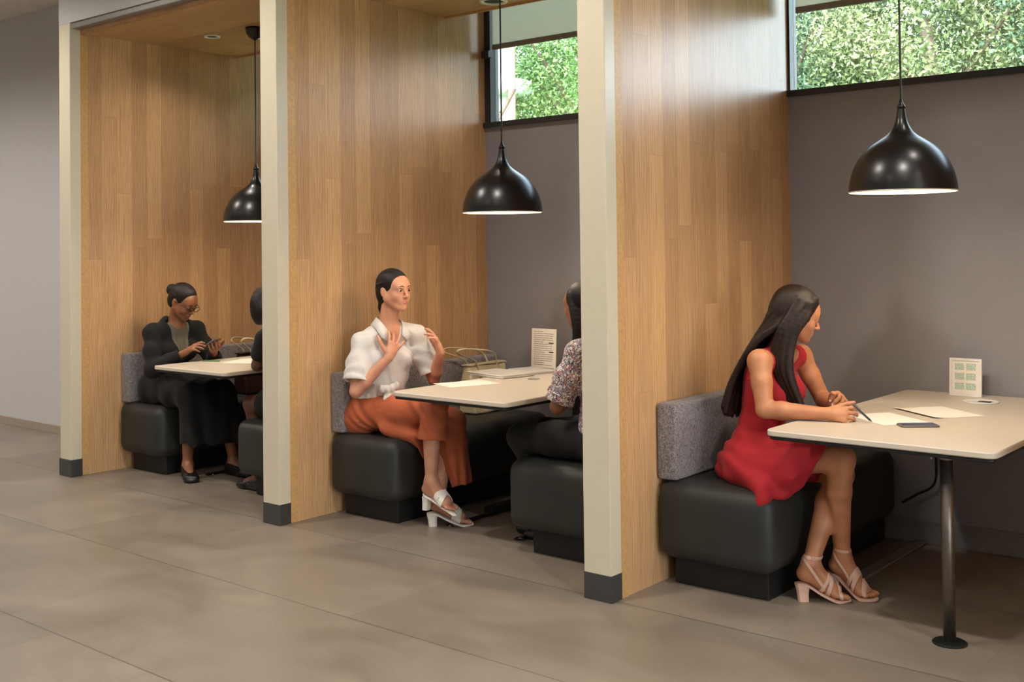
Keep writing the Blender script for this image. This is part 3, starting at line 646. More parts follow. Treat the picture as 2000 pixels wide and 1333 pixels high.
def hairmat(name, c1, c2, scale=(160, 160, 6)):
    m, n, b = newmat(name); t = N(n, 'TexNoise', Scale=1.0, Detail=3.0, Distortion=0.3); L(n, coords(n, scale), t.inputs['Vector'])
    L(n, ramp(n, t.outputs[0], [(0.35, rgb(c1)), (0.65, rgb(c2))]), b.inputs['Base Color']); b.inputs['Roughness'].default_value = 0.56; b.inputs['Specular IOR Level'].default_value = 0.35
    b.inputs['Anisotropic'].default_value = 0.5; bump(n, b, t.outputs[0], 0.2, 0.003); return m
def cloth(name, col, rough=0.8, fold=0.25, sheen=0.2, scale=9.0):
    m, n, b = newmat(name); c = rgb(col); t = N(n, 'TexNoise', Scale=scale, Detail=4.0, Distortion=0.8); L(n, coords(n), t.inputs['Vector'])
    t2 = N(n, 'TexNoise', Scale=900.0, Detail=1.0); L(n, coords(n), t2.inputs['Vector'])
    L(n, ramp(n, t2.outputs[0], [(0.3, tuple(v * .93 for v in c[:3]) + (1,)), (0.7, c)]), b.inputs['Base Color'])
    b.inputs['Roughness'].default_value = rough; b.inputs['Sheen Weight'].default_value = sheen; bump(n, b, t.outputs[0], fold, 0.02); return m
EYEW = plain('eye_white', '#cfc5bd', 0.25, noise=0.01); PUPIL = plain('pupil', '#050505', 0.1, noise=0.0); IRIS = plain('brown_iris', '#3a2416', 0.15, noise=0.1, nscale=200)
LIPD = plain('dark_rose_lips', '#8f4a44', 0.4, noise=0.05); LIPR = plain('rose_lips', '#b4615c', 0.38, noise=0.05)
# ------------------------------------------------------------------ the person in the red dress
def torso_prims(pel, chest, neck, shR, shL, Rp, Rc, w=1.0, bust=1.0):
    pel, chest, neck, shR, shL = map(V3, (pel, chest, neck, shR, shL))
    pr = [el(pel, V3(.112, .168 * w, .105), Rp, .03), rc(pel + Rp @ V3(-.03, .075, -.04), pel + Rp @ V3(-.03, -.075, -.04), .088 * w, .088 * w, .04),
          el((pel + chest) / 2 + Rc @ V3(.0, 0, -.01), V3(.088, .125 * w, .15), Rc, .05), el(chest, V3(.098, .138 * w, .135), Rc, .05),
          el(chest + Rc @ V3(-.02, 0, .08), V3(.075, .140 * w, .085), Rc, .05)]
    for g in (-1, 1): pr.append(el(chest + Rc @ V3(.072, .066 * g, .0), V3(.060, .062, .062) * w * bust, Rc, .03))
    for s_ in (shR, shL): pr += [rc(neck + V3(0, 0, -.035), s_, .045, .044, .035)]
    return pr
def person(label, loc):
    return thing('person', label, 'person', loc)
def put(o, root): # keep world coordinates while parenting to the person's empty
    o.parent = root; o.matrix_parent_inverse = Matrix.Translation(root.location).inverted()
    return o
SK_TAN = skin('tan_skin', '#b57a55', '#a96f4c', '#c08760'); SK_FAIR = skin('fair_skin', '#c98f72', '#bd8266', '#d49b7d'); SK_BROWN = skin('brown_skin', '#8a5a3d', '#7d5036', '#96643f'); SK_DARK = skin('deep_brown_skin', '#5f3a28', '#553322', '#6b4430')
HAIR_BR = hairmat('dark_brown_hair', '#150c08', '#2a1910', (150, 150, 14)); HAIR_BK = hairmat('black_hair', '#0a0808', '#1d1614')
NAIL = plain('pale_nail_polish', '#eadfd8', 0.25, noise=0.01)
def red_person():
    root = person('person in a sleeveless red dress writing with a pen at the right table', (4.74, 0.66, 0.0))
    h = .0036
    Rp = frame(0, 0); Rc = frame(4, 14); O = V3(4.938, .66, 1.170); Rh = frame(36, 20)
    pel, chest, neck = V3(4.735, .66, .555), V3(4.805, .66, .845), V3(4.862, .66, 1.015)
    shR, elR, wrR = V3(4.845, .498, .975), V3(4.893, .445, .783), V3(5.13, .52, .777)
    shL, elL, wrL = V3(4.880, .815, .975), V3(4.955, .870, .783), V3(5.065, .725, .790)
    hpR, knR, anR = V3(4.77, .575, .555), V3(5.165, .575, .590), V3(5.118, .675, .165)
    hpL, knL, anL = V3(4.77, .745, .545), V3(5.105, .70, .500), V3(5.040, .540, .150)
    hp, hs, hpost, P = head_prims(O, Rh, .97)
    F = Field((4.58, .34, -.01), (5.36, .98, 1.34), h)
    tor = torso_prims(pel, chest, neck, shR, shL, Rp, Rc, .98)
    legs = leg_prims(hpR, knR, anR, .080, .053, .050, .0315) + leg_prims(hpL, knL, anL, .080, .053, .050, .0315)
    for p in tor + legs: F.add(p)
    for p in arm_prims(shR, elR, wrR, .043, .036, .024) + arm_prims(shL, elL, wrL, .041, .034, .024): F.add(p)
    F.add(rc(neck - V3(.01, 0, .02), P(-.012, 0, -.055), .054, .048, .03))
    for p in hp: F.add(p)
    for p in hs: F.add(p, sub=True)
    for g in (-1, 1): F.add(el(P(.0805, .031 * g, .0), V3(.0142, .0145, .0125), Rh, .006))
    for p in hpost: F.add(p)
    for p in hand_prims(wrR, (.95, .27, .0), (-.10, .90, -.36), -1, ((20, 38, 22), (24, 42, 24), (26, 48, 28), (30, 54, 28)), 4, (22, 10), 30, .93): F.add(p)
    for p in hand_prims(wrL, (.72, -.42, .46), (-.60, -.35, -.72), +1, ((48, 66, 30), (54, 70, 30), (58, 72, 30), (62, 74, 30)), 10, (55, 35), 22, .93, nails=2): F.add(p)
    # feet in high sandals
    fR = dict(ball=V3(5.195, .684, .032), toe=V3(5.245, .690, .024), fw=nrm((1, .05, 0)), an=anR, shin=nrm(knR - anR))
    fL = dict(ball=V3(5.118, .588, .032), toe=V3(5.158, .618, .024), fw=nrm((.82, .57, 0)), an=anL, shin=nrm(knL - anL))
    for f, sgn in ((fR, 1), (fL, -1)):
        side = np.cross(V3(0, 0, 1), f['fw']) * sgn
        for p in foot_prims(f['an'], f['ball'], f['toe'], side): F.add(p)
    body = put(F.mesh('body', [SK_TAN, LIPD, NAIL]), root)
    # dress
    G = Field((4.56, .28, .30), (5.26, .98, 1.06), .0042)
    for p in tor: G.add(p, .007)
    for p in leg_prims(hpR, knR, anR, .080, .056)[:2] + leg_prims(hpL, knL, anL, .080, .056)[:2]: G.add(p, .014, .05)
    for p in (rc((4.76, .50, .52), (4.99, .485, .52), .085, .070, .05), rc((4.80, .46, .515), (4.92, .37, .435), .050, .022, .05), rc((4.92, .37, .435), (4.905, .345, .385), .020, .010, .03), rc((4.92, .40, .445), (5.03, .49, .425), .024, .012, .04),
              rc((4.65, .58, .50), (4.65, .76, .50), .06, .06, .04), rc((4.90, .55, .60), (5.08, .60, .615), .06, .05, .05), rc((4.90, .74, .56), (5.10, .70, .54), .07, .05, .05), rc((4.72, .53, .475), (4.86, .45, .475), .03, .03, .05)): G.add(p)
    G.warp(lambda X, Y, Z: .0045 * np.sin(60 * (Z + .45 * X + .8 * (Y - .5)) + 6 * np.sin(9 * X + 5 * Y)) * np.clip((.74 - Z) * 8, .0, 1) + .0025 * np.sin(48 * Z + 14 * X) * np.clip((Z - .62) * 9, 0, 1) * np.clip((.86 - Z) * 8, 0, 1))
    G.cut(lambda X, Y, Z: (X - 4.985 - .60 * (Z - .42) - .010 * np.sin(40 * Y)) / 1.15 + 0 * Y)
    G.cut(lambda X, Y, Z: .372 + .30 * np.maximum(Y - .36, 0) * (X > 4.8) - Z + 0 * X)
    # neckline and armholes
    nb = neck + V3(.05, 0, .035)
    G.cut(lambda X, Y, Z: -(np.sqrt(((X - nb[0]) / 1.0) ** 2 + (Y - nb[1]) ** 2 + ((Z - nb[2]) / 1.15) ** 2) - .088))
    G.cut(lambda X, Y, Z: np.where(Z > .84, np.abs(Y - .655) - .128 - .10 * np.clip((.90 - Z) / .06, 0, 1), -1) + 0 * X)
    put(G.mesh('dress', [cloth('red_dress_cloth', '#a50d1b', .8, .2, .04, 14.0)]), root)
    # long straight hair
    H = Field((4.58, .42, .66), (5.10, .90, 1.34), .0042)
    def Q(a, b, c): return P(a, b, c)
    H.add(el(Q(-.016, 0, .040), V3(.100, .081, .084), Rh)); H.add(el(Q(-.04, 0, 0), V3(.082, .078, .095), Rh))
    H.add(rc(Q(.03, -.062, .055), Q(.035, -.074, -.01), .022, .014, .02)); H.add(rc(Q(.03, .062, .055), Q(.035, .074, -.01), .022, .014, .02))
    face = [el(Q(.098, .0, -.045), V3(.066, .070, .090), Rh), el(Q(.104, .0, .030), V3(.045, .058, .042), Rh)]
    for p in face: H.add(p, sub=True, k=.010)
    rng = np.random.default_rng(5); kh = .0028
    for i in range(84):
        u = (i + .5) / 84 * 2 - 1; v = rng.uniform(0, 1); q = max(0, -u - .35) / .65
        a = Q(-.045 - .03 * (1 - abs(u)) + .05 * q, .072 * u, .055 + .03 * (1 - u * u)); b = Q(-.088 + .045 * u * u - .02 * v + .035 * q, .085 * u, -.02)
        c = V3(4.775 - .02 * v + .03 * u * u + .035 * q, .655 + .135 * u + .004 * q, 1.045 + .02 * q); d = V3(4.700 - .02 * v + .03 * q, .640 + .135 * u, .90); e = V3(4.672 - .028 * v + .012 * u * u, .625 + .120 * u, .715 + .035 * rng.uniform() + .03 * u * u)
        for p in chain(spline([a, b, c, d, e], 5), np.linspace(.0155, .0085, 21) * rng.uniform(.75, 1.2), kh): H.add(p)
    for i in range(46):
        u = i / 45; v = rng.uniform(0, 1)
        a = Q(.050 - .085 * u, -.035 - .035 * u, .085 - .025 * u); b = Q(.030 - .075 * u, -.084 - .004 * v, -.005); c = Q(.010 - .075 * u, -.092 - .004 * v, -.10)
        d = V3(4.962 - .085 * u, .542 + .025 * v, .935 + .03 * u); e = V3(5.004 - .075 * u - .01 * v, .565 + .045 * v, .775 + .03 * rng.uniform() + .03 * u)
        for p in chain(spline([a, b, c, d, e], 5), np.linspace(.0135, .0062, 21) * rng.uniform(.7, 1.25), kh): H.add(p)
    for i in range(10):
        u = i / 9
        a = Q(.035 - .04 * u, .045 + .02 * u, .075 - .02 * u); b = Q(.030 - .05 * u, .083, -.02); c = Q(.005 - .04 * u, .088, -.09); d = V3(4.905 - .04 * u, .735, .99)
        for p in chain(spline([a, b, c, d], 4), np.linspace(.012, .004, 13), kh): H.add(p)
    put(H.mesh('hair', [HAIR_BR]), root)
    face_lines(P, .97, root, HAIR_BR, True, body)
    for f, sgn in ((fR, 1), (fL, -1)):
        sandal(root, f, sgn)
    # nails of the left hand
    return root
from mathutils.bvhtree import BVHTree
def face_lines(P, s, root, mat, closed, body):
    """eyebrows and lashes laid onto the modelled face"""
    me = body.data; c = Vector(P(.06, 0, 0)); vs = [v.co.copy() for v in me.vertices]
    ps = [tuple(p.vertices) for p in me.polygons if (vs[p.vertices[0]] - c).length < .10]
    tree = BVHTree.FromPolygons(vs, ps)
    def snap(pts, lift):
        out = []
        for p in pts:
            q = tree.find_nearest(Vector(p)); out.append(q[0] + q[1] * lift if q[0] is not None else Vector(p))
        return out
    for g in (-1, 1):
        bm = bmesh.new(); p = [P(.100, a * g, z) for a, z in ((.012, .0205), (.020, .0245), (.030, .0270), (.040, .0255), (.048, .0205))]
        tube(bm, spline(snap(p, .0005), 3), [.0016, .0028, .0034, .0037, .0038, .0038, .0036, .0034, .0030, .0026, .0021, .0015, .0009], 8, .5); put(finish(bm, 'eyebrow', mat, None, True), root)
        z = -.0062 if closed else .0068
        bm = bmesh.new(); p = [P(.104, a * g, z + b) for a, b in ((.019, -.001), (.026, .0012), (.033, .0016), (.040, .0008), (.0455, -.001))]
        tube(bm, spline(snap(p, .0006), 3), [.0006, .0009, .0012, .0014, .0015, .0016, .0017, .0018, .0018, .0017, .0016, .0013, .0008], 6, .7); put(finish(bm, 'eyelash', mat, None, True), root)
STRAP_ = plain('blush_leather', '#d8b09c', 0.45, noise=0.04); SOLE = plain('tan_sole', '#b98f6c', 0.5, noise=0.05)
def strip(bm, pts, widths, side, th=.006, n=3):
    """a ribbon of given half widths across 'side', thick th downwards"""
    side = Vector(side); rows = []
    for p, w in zip(pts, widths):
        p = Vector(p); rows.append([bm.verts.new(p + side * w), bm.verts.new(p - side * w), bm.verts.new(p - side * w - Vector((0, 0, th))), bm.verts.new(p + side * w - Vector((0, 0, th)))])
    for A, B in zip(rows, rows[1:]):
        for i in range(4): bm.faces.new((A[i], A[(i + 1) % 4], B[(i + 1) % 4], B[i]))
    bm.faces.new(rows[0]); bm.faces.new(list(reversed(rows[-1])))
def arc(c, side, up, a, b, t0, t1, n=14): return [Vector(c) + Vector(side) * a * math.cos(math.radians(t0 + (t1 - t0) * i / n)) + Vector(up) * b * math.sin(math.radians(t0 + (t1 - t0) * i / n)) for i in range(n + 1)]
def band(bm, pts, axis, w, th=.0022):
    """a flat strap following pts, of half width w along axis"""
    axis = Vector(axis); rows = []
    for i, p in enumerate(pts):
        t = (pts[min(i + 1, len(pts) - 1)] - pts[max(i - 1, 0)]).normalized(); nn = t.cross(axis).normalized()
        rows.append([bm.verts.new(p + axis * w + nn * th), bm.verts.new(p - axis * w + nn * th), bm.verts.new(p - axis * w - nn * th), bm.verts.new(p + axis * w - nn * th)])
    for A, B in zip(rows, rows[1:]):
        for i in range(4): bm.faces.new((A[i], A[(i + 1) % 4], B[(i + 1) % 4], B[i]))
    bm.faces.new(rows[0]); bm.faces.new(list(reversed(rows[-1])))
def sandal(root, f, sgn):
    fw = Vector(f['fw']); side = Vector((0, 0, 1)).cross(fw) * sgn; ball = Vector(f['ball']); an = Vector(f['an'])
    hz = an.z - .076; STRAP = f.get('mat', STRAP_)
    def S(a, z, b=0.0): return Vector((ball.x, ball.y, 0)) + fw * a + side * b + Vector((0, 0, z))
    hl = Vector((an.x, an.y, 0)); hx = (hl - Vector((ball.x, ball.y, 0))).dot(fw) - .036
    top = spline([S(.066, .014), S(.035, .012), S(0, .014), S(hx * .45, .014 + (hz - .014) * .42), S(hx * .85, hz * .97), S(hx - .022, hz)], 5)
    wid = spline([(.012, 0, 0), (.036, 0, 0), (.043, 0, 0), (.029, 0, 0), (.029, 0, 0), (.014, 0, 0)], 5)
    bm = bmesh.new(); strip(bm, top, [w.x for w in wid], side, .010); so = put(finish(bm, 'sandal_sole', STRAP, None), root)
    bm = bmesh.new()
    for (z, w0, w1, cx) in ((0, .017, .019, hx + .004),): pass
    rows = []
    for z, hw, hd, cx in ((0.0, .019, .021, hx + .002), (hz * .5, .020, .023, hx + .0), (hz - .004, .026, .029, hx - .002)):
        rows.append([bm.verts.new(S(cx + hd * a, z, hw * b)) for a, b in ((1, .75), (1, -.75), (.6, -1), (-.7, -1), (-1, -.6), (-1, .6), (-.7, 1), (.6, 1))])
    for A, B in zip(rows, rows[1:]):
        for i in range(8): bm.faces.new((A[i], A[(i + 1) % 8], B[(i + 1) % 8], B[i]))
    bm.faces.new(rows[0]); bm.faces.new(list(reversed(rows[-1]))); bmesh.ops.recalc_face_normals(bm, faces=bm.faces)
    put(finish(bm, 'sandal_heel', STRAP, None), root)
    fp = foot_prims(f['an'], f['ball'], f['toe'], np.array(side) * 1.0); A_ = np.array(f['an']); B_ = np.array(f['ball']); f3 = np.array(fw); s3 = np.array(side)
    fp = fp + [rc(A_, A_ + np.array(f['shin']) * .09, .031, .0345, .01)]
    def straps(name, slabs, mat, off=.0042, h=.0023):
        lo = np.minimum(A_, B_) - .10; hi = np.maximum(A_, B_) + .10; G = Field(lo, hi, h)
        for p in fp: G.add(p, off)
        def keep(X, Y, Z):
            o = None
            for c, n_, w, lim in slabs:
                e = np.abs((X - c[0]) * n_[0] + (Y - c[1]) * n_[1] + (Z - c[2]) * n_[2]) - w
                for (lc, ln) in lim: e = np.maximum(e, (X - lc[0]) * ln[0] + (Y - lc[1]) * ln[1] + (Z - lc[2]) * ln[2])
                o = e if o is None else np.minimum(o, e)
            return o
        G.cut(keep); return put(G.mesh(name, [mat], None, 1), root)
    zz = V3(0, 0, 1); lowest = [(V3(0, 0, 0), -zz)]
    def nd(a, b): return nrm(f3 * a + zz * b)
    if f.get('mule'):
        straps('shoe_upper', [(B_ + zz * .012 - f3 * .030, nd(.86, -.35) + s3 * .38, .014, []), (B_ + zz * .012 - f3 * .030, nd(.86, -.35) - s3 * .38, .014, [])], f['mat'], .006)
        return
    an3 = A_ + zz * .030; bk = A_ - f3 * .020
    straps('sandal_straps', [(B_ + f3 * .022, nd(1, .12), .0075, []), (B_ - f3 * .030, nd(.92, -.30), .0085, []), (B_ - f3 * .060, nd(.85, -.45), .0075, []),
                             (an3, nd(.10, 1), .0062, []), (A_ - f3 * .005 - zz * .015, nd(.82, .55), .0062, [(an3, zz), (B_ - f3 * .04, f3)])], STRAP)
    sd = s3 if s3[1] < 0 else -s3
    bm = bmesh.new(); bc = Vector(an3 + sd * .037 + f3 * .006); bbox(bm, tuple(bc - Vector((.010, .004, .009))), tuple(bc + Vector((.010, .004, .009))), .003)
    put(finish(bm, 'buckle', STRAP, None), root)
RED = red_person()
# ------------------------------------------------------------------ the person in the white blouse
WHITECLOTH = cloth('white_cotton', '#d4d0cb', .85, .45, .15, 10.0); RUST = cloth('rust_cloth', '#b35a34', .8, .35, .06, 12.0); BLACKCLOTH = cloth('black_suiting', '#070708', .9, .2, .03, 8.0)
WHITELEA = plain('white_leather', '#e6e0d6', 0.4, noise=0.03)
def leaning_cap(c, n_): return lambda X, Y, Z: (X - c[0]) * n_[0] + (Y - c[1]) * n_[1] + (Z - c[2]) * n_[2]
def flat_mesh(name, quads, mat, parent, th=.004):
    """a thin folded piece of cloth: rows of points, thickened"""
    bm = bmesh.new(); rows = [[bm.verts.new(Vector(p)) for p in r] for r in quads]
    for A, B in zip(rows, rows[1:]):
        for i in range(len(A) - 1): bm.faces.new((A[i], A[i + 1], B[i + 1], B[i]))
    bm.normal_update(); bmesh.ops.solidify(bm, geom=list(bm.faces), thickness=th)
    return put(finish(bm, name, mat, None, True), parent)
def white_person():
    root = person('person in a white tied blouse and rust trousers gesturing with both hands', (2.38, 0.61, 0.0))
    Rp = frame(-4, 0); Rc = frame(-14, 4); O = V3(2.535, .62, 1.240); Rh = frame(-2, 1)
    pel, chest, neck = V3(2.375, .61, .56), V3(2.462, .615, .865), V3(2.492, .62, 1.045)
    shR, elR, wrR = V3(2.440, .470, .958), V3(2.470, .392, .700), V3(2.612, .500, .880)
    shL, elL, wrL = V3(2.545, .775, .985), V3(2.625, .840, .735), V3(2.745, .770, .895)
    hpR, knR, anR = V3(2.42, .53, .565), V3(2.895, .560, .630), V3(2.905, .520, .245)
    hpL, knL, anL = V3(2.42, .69, .555), V3(2.850, .735, .520), V3(2.885, .600, .148)
    hp, hs, hpost, P = head_prims(O, Rh, 1.0)
    F = Field((2.20, .28, -.01), (3.12, .98, 1.38), .0040)
    tor = torso_prims(pel, chest, neck, shR, shL, Rp, Rc, .98, .80)
    lR = leg_prims(hpR, knR, anR, .082, .054, .049, .031); lL = leg_prims(hpL, knL, anL, .082, .054, .049, .031)
    for p in tor + lR + lL: F.add(p)
    for p in arm_prims(shR, elR, wrR, .042, .034, .0235) + arm_prims(shL, elL, wrL, .042, .034, .0235): F.add(p)
    F.add(rc(neck - V3(.01, 0, .03), P(-.016, 0, -.05), .056, .050, .03))
    for p in hp: F.add(p)
    for p in hs: F.add(p, sub=True)
    for p in hpost: F.add(p)
    for p in hand_prims(wrR, (.04, .50, .85), (-.85, .30, -.15), -1, ((10, 18, 10), (16, 22, 12), (6, 14, 10), (2, 10, 8)), 13, (10, 5), 55, 1.0): F.add(p)
    for p in hand_prims(wrL, (-.22, -.22, .95), (-.55, -.62, -.05), +1, ((8, 12, 8), (14, 20, 10), (26, 30, 15), (30, 34, 18)), 15, (10, 5), 50, 1.0): F.add(p)
    # the crossed right foot hangs, the left foot stands
    tR = nrm((.80, .02, -.42)); bR = anR + tR * .115 + V3(0, 0, -.045)
    fR = dict(ball=bR, toe=bR + tR * .052, an=anR, fw=tR, shin=nrm(knR - anR)); fL = dict(ball=V3(2.985, .660, .032), toe=V3(3.020, .695, .024), fw=nrm((.75, .66, 0)), an=anL, shin=nrm(knL - anL), mule=True, mat=WHITELEA)
    for p in foot_prims(anR, fR['ball'], fR['toe'], nrm(np.cross(V3(0, 0, 1), tR))): F.add(p)
    for p in foot_prims(anL, fL['ball'], fL['toe'], -np.cross(V3(0, 0, 1), fL['fw'])): F.add(p)
    body = put(F.mesh('body', [SK_FAIR, LIPR]), root)
    # rust trousers, wide legs
    G = Field((2.18, .38, .14), (3.08, .92, .80), .0044)
    for p in tor[:2]: G.add(p, .010)
    G.add(rc(pel + V3(.012, .045, .115), pel + V3(.012, -.045, .115), .096, .096, .03))
    for p in lR[:2] + lL[:2]: G.add(p, .014, .03)
    tubeR = [rc(knR, knR + (anR - knR) * .50, .070, .078, .02)]; tubeL = [rc(knL, V3(2.885, .690, .20), .080, .112, .03)]
    for p in tubeR + tubeL: G.add(p)
    G.add(rc((2.60, .50, .50), (2.78, .55, .465), .045, .035, .04)); G.add(rc((2.76, .56, .46), (2.80, .60, .35), .03, .02, .03)); G.add(rc((2.50, .61, .52), (2.80, .64, .54), .06, .05, .05))
    G.warp(lambda X, Y, Z: .004 * np.sin(52 * (Z * .9 + .8 * X) + 5 * np.sin(11 * X + 9 * Z)) * np.clip((X - 2.30) * 6, .25, 1) * (Z > .40) + .006 * np.sin(95 * Y + 70 * X) * np.clip((.46 - Z) * 5, 0, 1))
    ca, cn = knR + (anR - knR) * .44, nrm(anR - knR)
    F2 = leaning_cap(ca, cn)
    # hems: right leg ends under the knee, left leg above the ankle
    H1 = V3(2.885, .69, .205)
    def hem(X, Y, Z):
        dR = np.sqrt((X - ca[0]) ** 2 + (Y - ca[1]) ** 2 * 1.0 + 0 * Z); 
        isR = (Y < .628) & (Z < .50) & (X > 2.79); return np.where(isR, F2(X, Y, Z), H1[2] - Z + .008 * np.sin(70 * X) + 0 * Y)
    G.cut(hem)
    for t in (rc(knR + (anR - knR) * .25, anR, .058, .058), rc(knL + V3(.015, -.02, -.14), V3(2.89, .68, .10), .062, .100)): G.add(t, sub=True, k=.004)
    put(G.mesh('trousers', [RUST]), root)
    # white blouse with short wide sleeves, tied at the waist
    B = Field((2.24, .28, .60), (2.76, .98, 1.12), .0042)
    for p in tor[2:]: B.add(p, .014, .03)
    B.add(el(pel + V3(.025, -.005, .10), V3(.112, .150, .085), Rp, .04))
    B.add(el(V3(2.452, .605, .76), V3(.122, .150, .17), Rc, .04))
    for p in chain([shR, shR + (elR - shR) * .45, shR + (elR - shR) * .80], [.049, .068, .080], .03) + chain([shL, shL + (elL - shL) * .45, shL + (elL - shL) * .84], [.048, .062, .070], .03): B.add(p)
    B.warp(lambda X, Y, Z: .0035 * np.sin(46 * (Z - .9 * X + .5 * Y) + 6 * np.sin(10 * Z + 14 * Y)) + .0025 * np.sin(110 * (X + Y) + 40 * Z) * np.clip((.80 - Z) * 9, 0, 1))
    for sh, e_, t in ((shR, elR, .80), (shL, elL, .84)):
        c = sh + (e_ - sh) * t; n_ = nrm(e_ - sh)
        def cf(X, Y, Z, c=c, n_=n_): 
            far = np.sqrt((X - c[0]) ** 2 + (Y - c[1]) ** 2 + (Z - c[2]) ** 2) > .098
            return np.where(far, -1, (X - c[0]) * n_[0] + (Y - c[1]) * n_[1] + (Z - c[2]) * n_[2])
        B.cut(cf); B.add(rc(c - n_ * .03, c + n_ * .06, .058, .074), sub=True, k=.004)
    B.cut(lambda X, Y, Z: .648 + .020 * np.clip((Y - .46) * 6, -.5, 1) - Z + 0 * X)
    vx, vy = Rc[:2, 0]; fx, fy = neck[0] + .10 * vx, neck[1] + .10 * vy
    ax_l = Rc[:, 1]
    def vneck(X, Y, Z):
        lat = np.abs((X - neck[0]) * ax_l[0] + (Y - neck[1]) * ax_l[1]); fwd = (X - neck[0]) * vx + (Y - neck[1]) * vy
        opening = lat - np.clip((Z - .915) * .42, -.05, .075)
        inner = np.where(fwd > .0, opening, np.where(Z > 1.062, lat - .065, 1))
        return -inner
    B.cut(vneck)
    put(B.mesh('blouse', [WHITECLOTH]), root)
    # collar, placket and knot
    def CP(f, l, z): return V3(neck[0], neck[1], z) + Rc[:, 0] * V3(1, 1, 0) * f + Rc[:, 1] * V3(1, 1, 0) * l
    for g in (-1, 1):
        q = [[CP(-.060, .035 * g, 1.088), CP(-.062, .050 * g, 1.072), CP(-.070, .072 * g, 1.050)], [CP(-.030, .062 * g, 1.092), CP(-.030, .076 * g, 1.074), CP(-.032, .098 * g, 1.050)],
             [CP(.030, .066 * g, 1.070), CP(.036, .082 * g, 1.052), CP(.045, .105 * g, 1.030)], [CP(.068, .050 * g, 1.030), CP(.082, .075 * g, 1.010), CP(.086, .098 * g, .990)], [CP(.092, .034 * g, .992), CP(.098, .050 * g, .976), CP(.100, .062 * g, .960)]]
        flat_mesh('collar', q, WHITECLOTH, root, .004 * -g)
    K = Field((2.44, .38, .54), (2.74, .72, .82), .0034); kc = V3(2.580, .536, .690)
    fl = (nrm((.7, -.7, .1)), .6)
    for p in (el(kc + V3(0, 0, .012), V3(.028, .030, .028), None, .01), rc(kc, kc + V3(.018, -.022, -.046), .022, .034, .008, 0, fl), rc(kc + V3(.018, -.022, -.046), kc + V3(.024, -.026, -.078), .034, .030, .008, 0, fl),
              rc(kc, kc + V3(.050, .016, -.040), .020, .032, .008, 0, fl), rc(kc + V3(0, 0, .01), kc + V3(-.010, -.040, .020), .018, .022, .012, 0, fl), rc(kc + V3(0, 0, .01), kc + V3(.020, .034, .034), .018, .020, .012, 0, fl)): K.add(p)
    K.warp(lambda X, Y, Z: .0022 * np.sin(150 * (X + Y) + 60 * Z)); put(K.mesh('blouse_knot', [WHITECLOTH]), root)
    # hair pulled back low
    H = Field(O - .17, O + .17, .0036)
    H.add(el(P(-.016, 0, .036), V3(.100, .080, .086), Rh)); H.add(el(P(-.045, 0, -.015), V3(.070, .070, .080), Rh, .02)); H.add(rc(P(-.085, 0, -.05), P(-.088, -.005, -.10), .030, .022, .02)); H.add(rc(P(-.088, -.005, -.10), P(-.075, -.015, -.15), .022, .012, .015))
    for p in (el(P(.112, 0, -.052), V3(.080, .070, .102), Rh), el(P(.122, -.006, .018), V3(.056, .047, .046), Rh)): H.add(p, sub=True, k=.012)
    for g in (-1, 1): H.add(el(P(-.004, .080 * g, -.014), V3(.021, .02, .030), Rh), sub=True, k=.006)
    for i in range(26):
        u = i / 25 * 2 - 1
        for p in chain(spline([P(.050 - .01 * abs(u), .062 * u, .085 - .035 * u * u), P(-.03, .080 * u, .085 - .05 * u * u), P(-.10 + .02 * abs(u), .055 * u, .01), P(-.098, .018 * u, -.055)], 4), np.linspace(.004, .009, 13), .003): H.add(p)
    put(H.mesh('hair', [HAIR_BK]), root)
    for g in (-1, 1): put(eye_part(P, 1.0, g, None, IRIS), root)
    face_lines(P, 1.0, root, HAIR_BK, False, body)
    sandal(root, fL, -1)
    # the lifted mule
    mule_up(root, fR, WHITELEA)
    return root
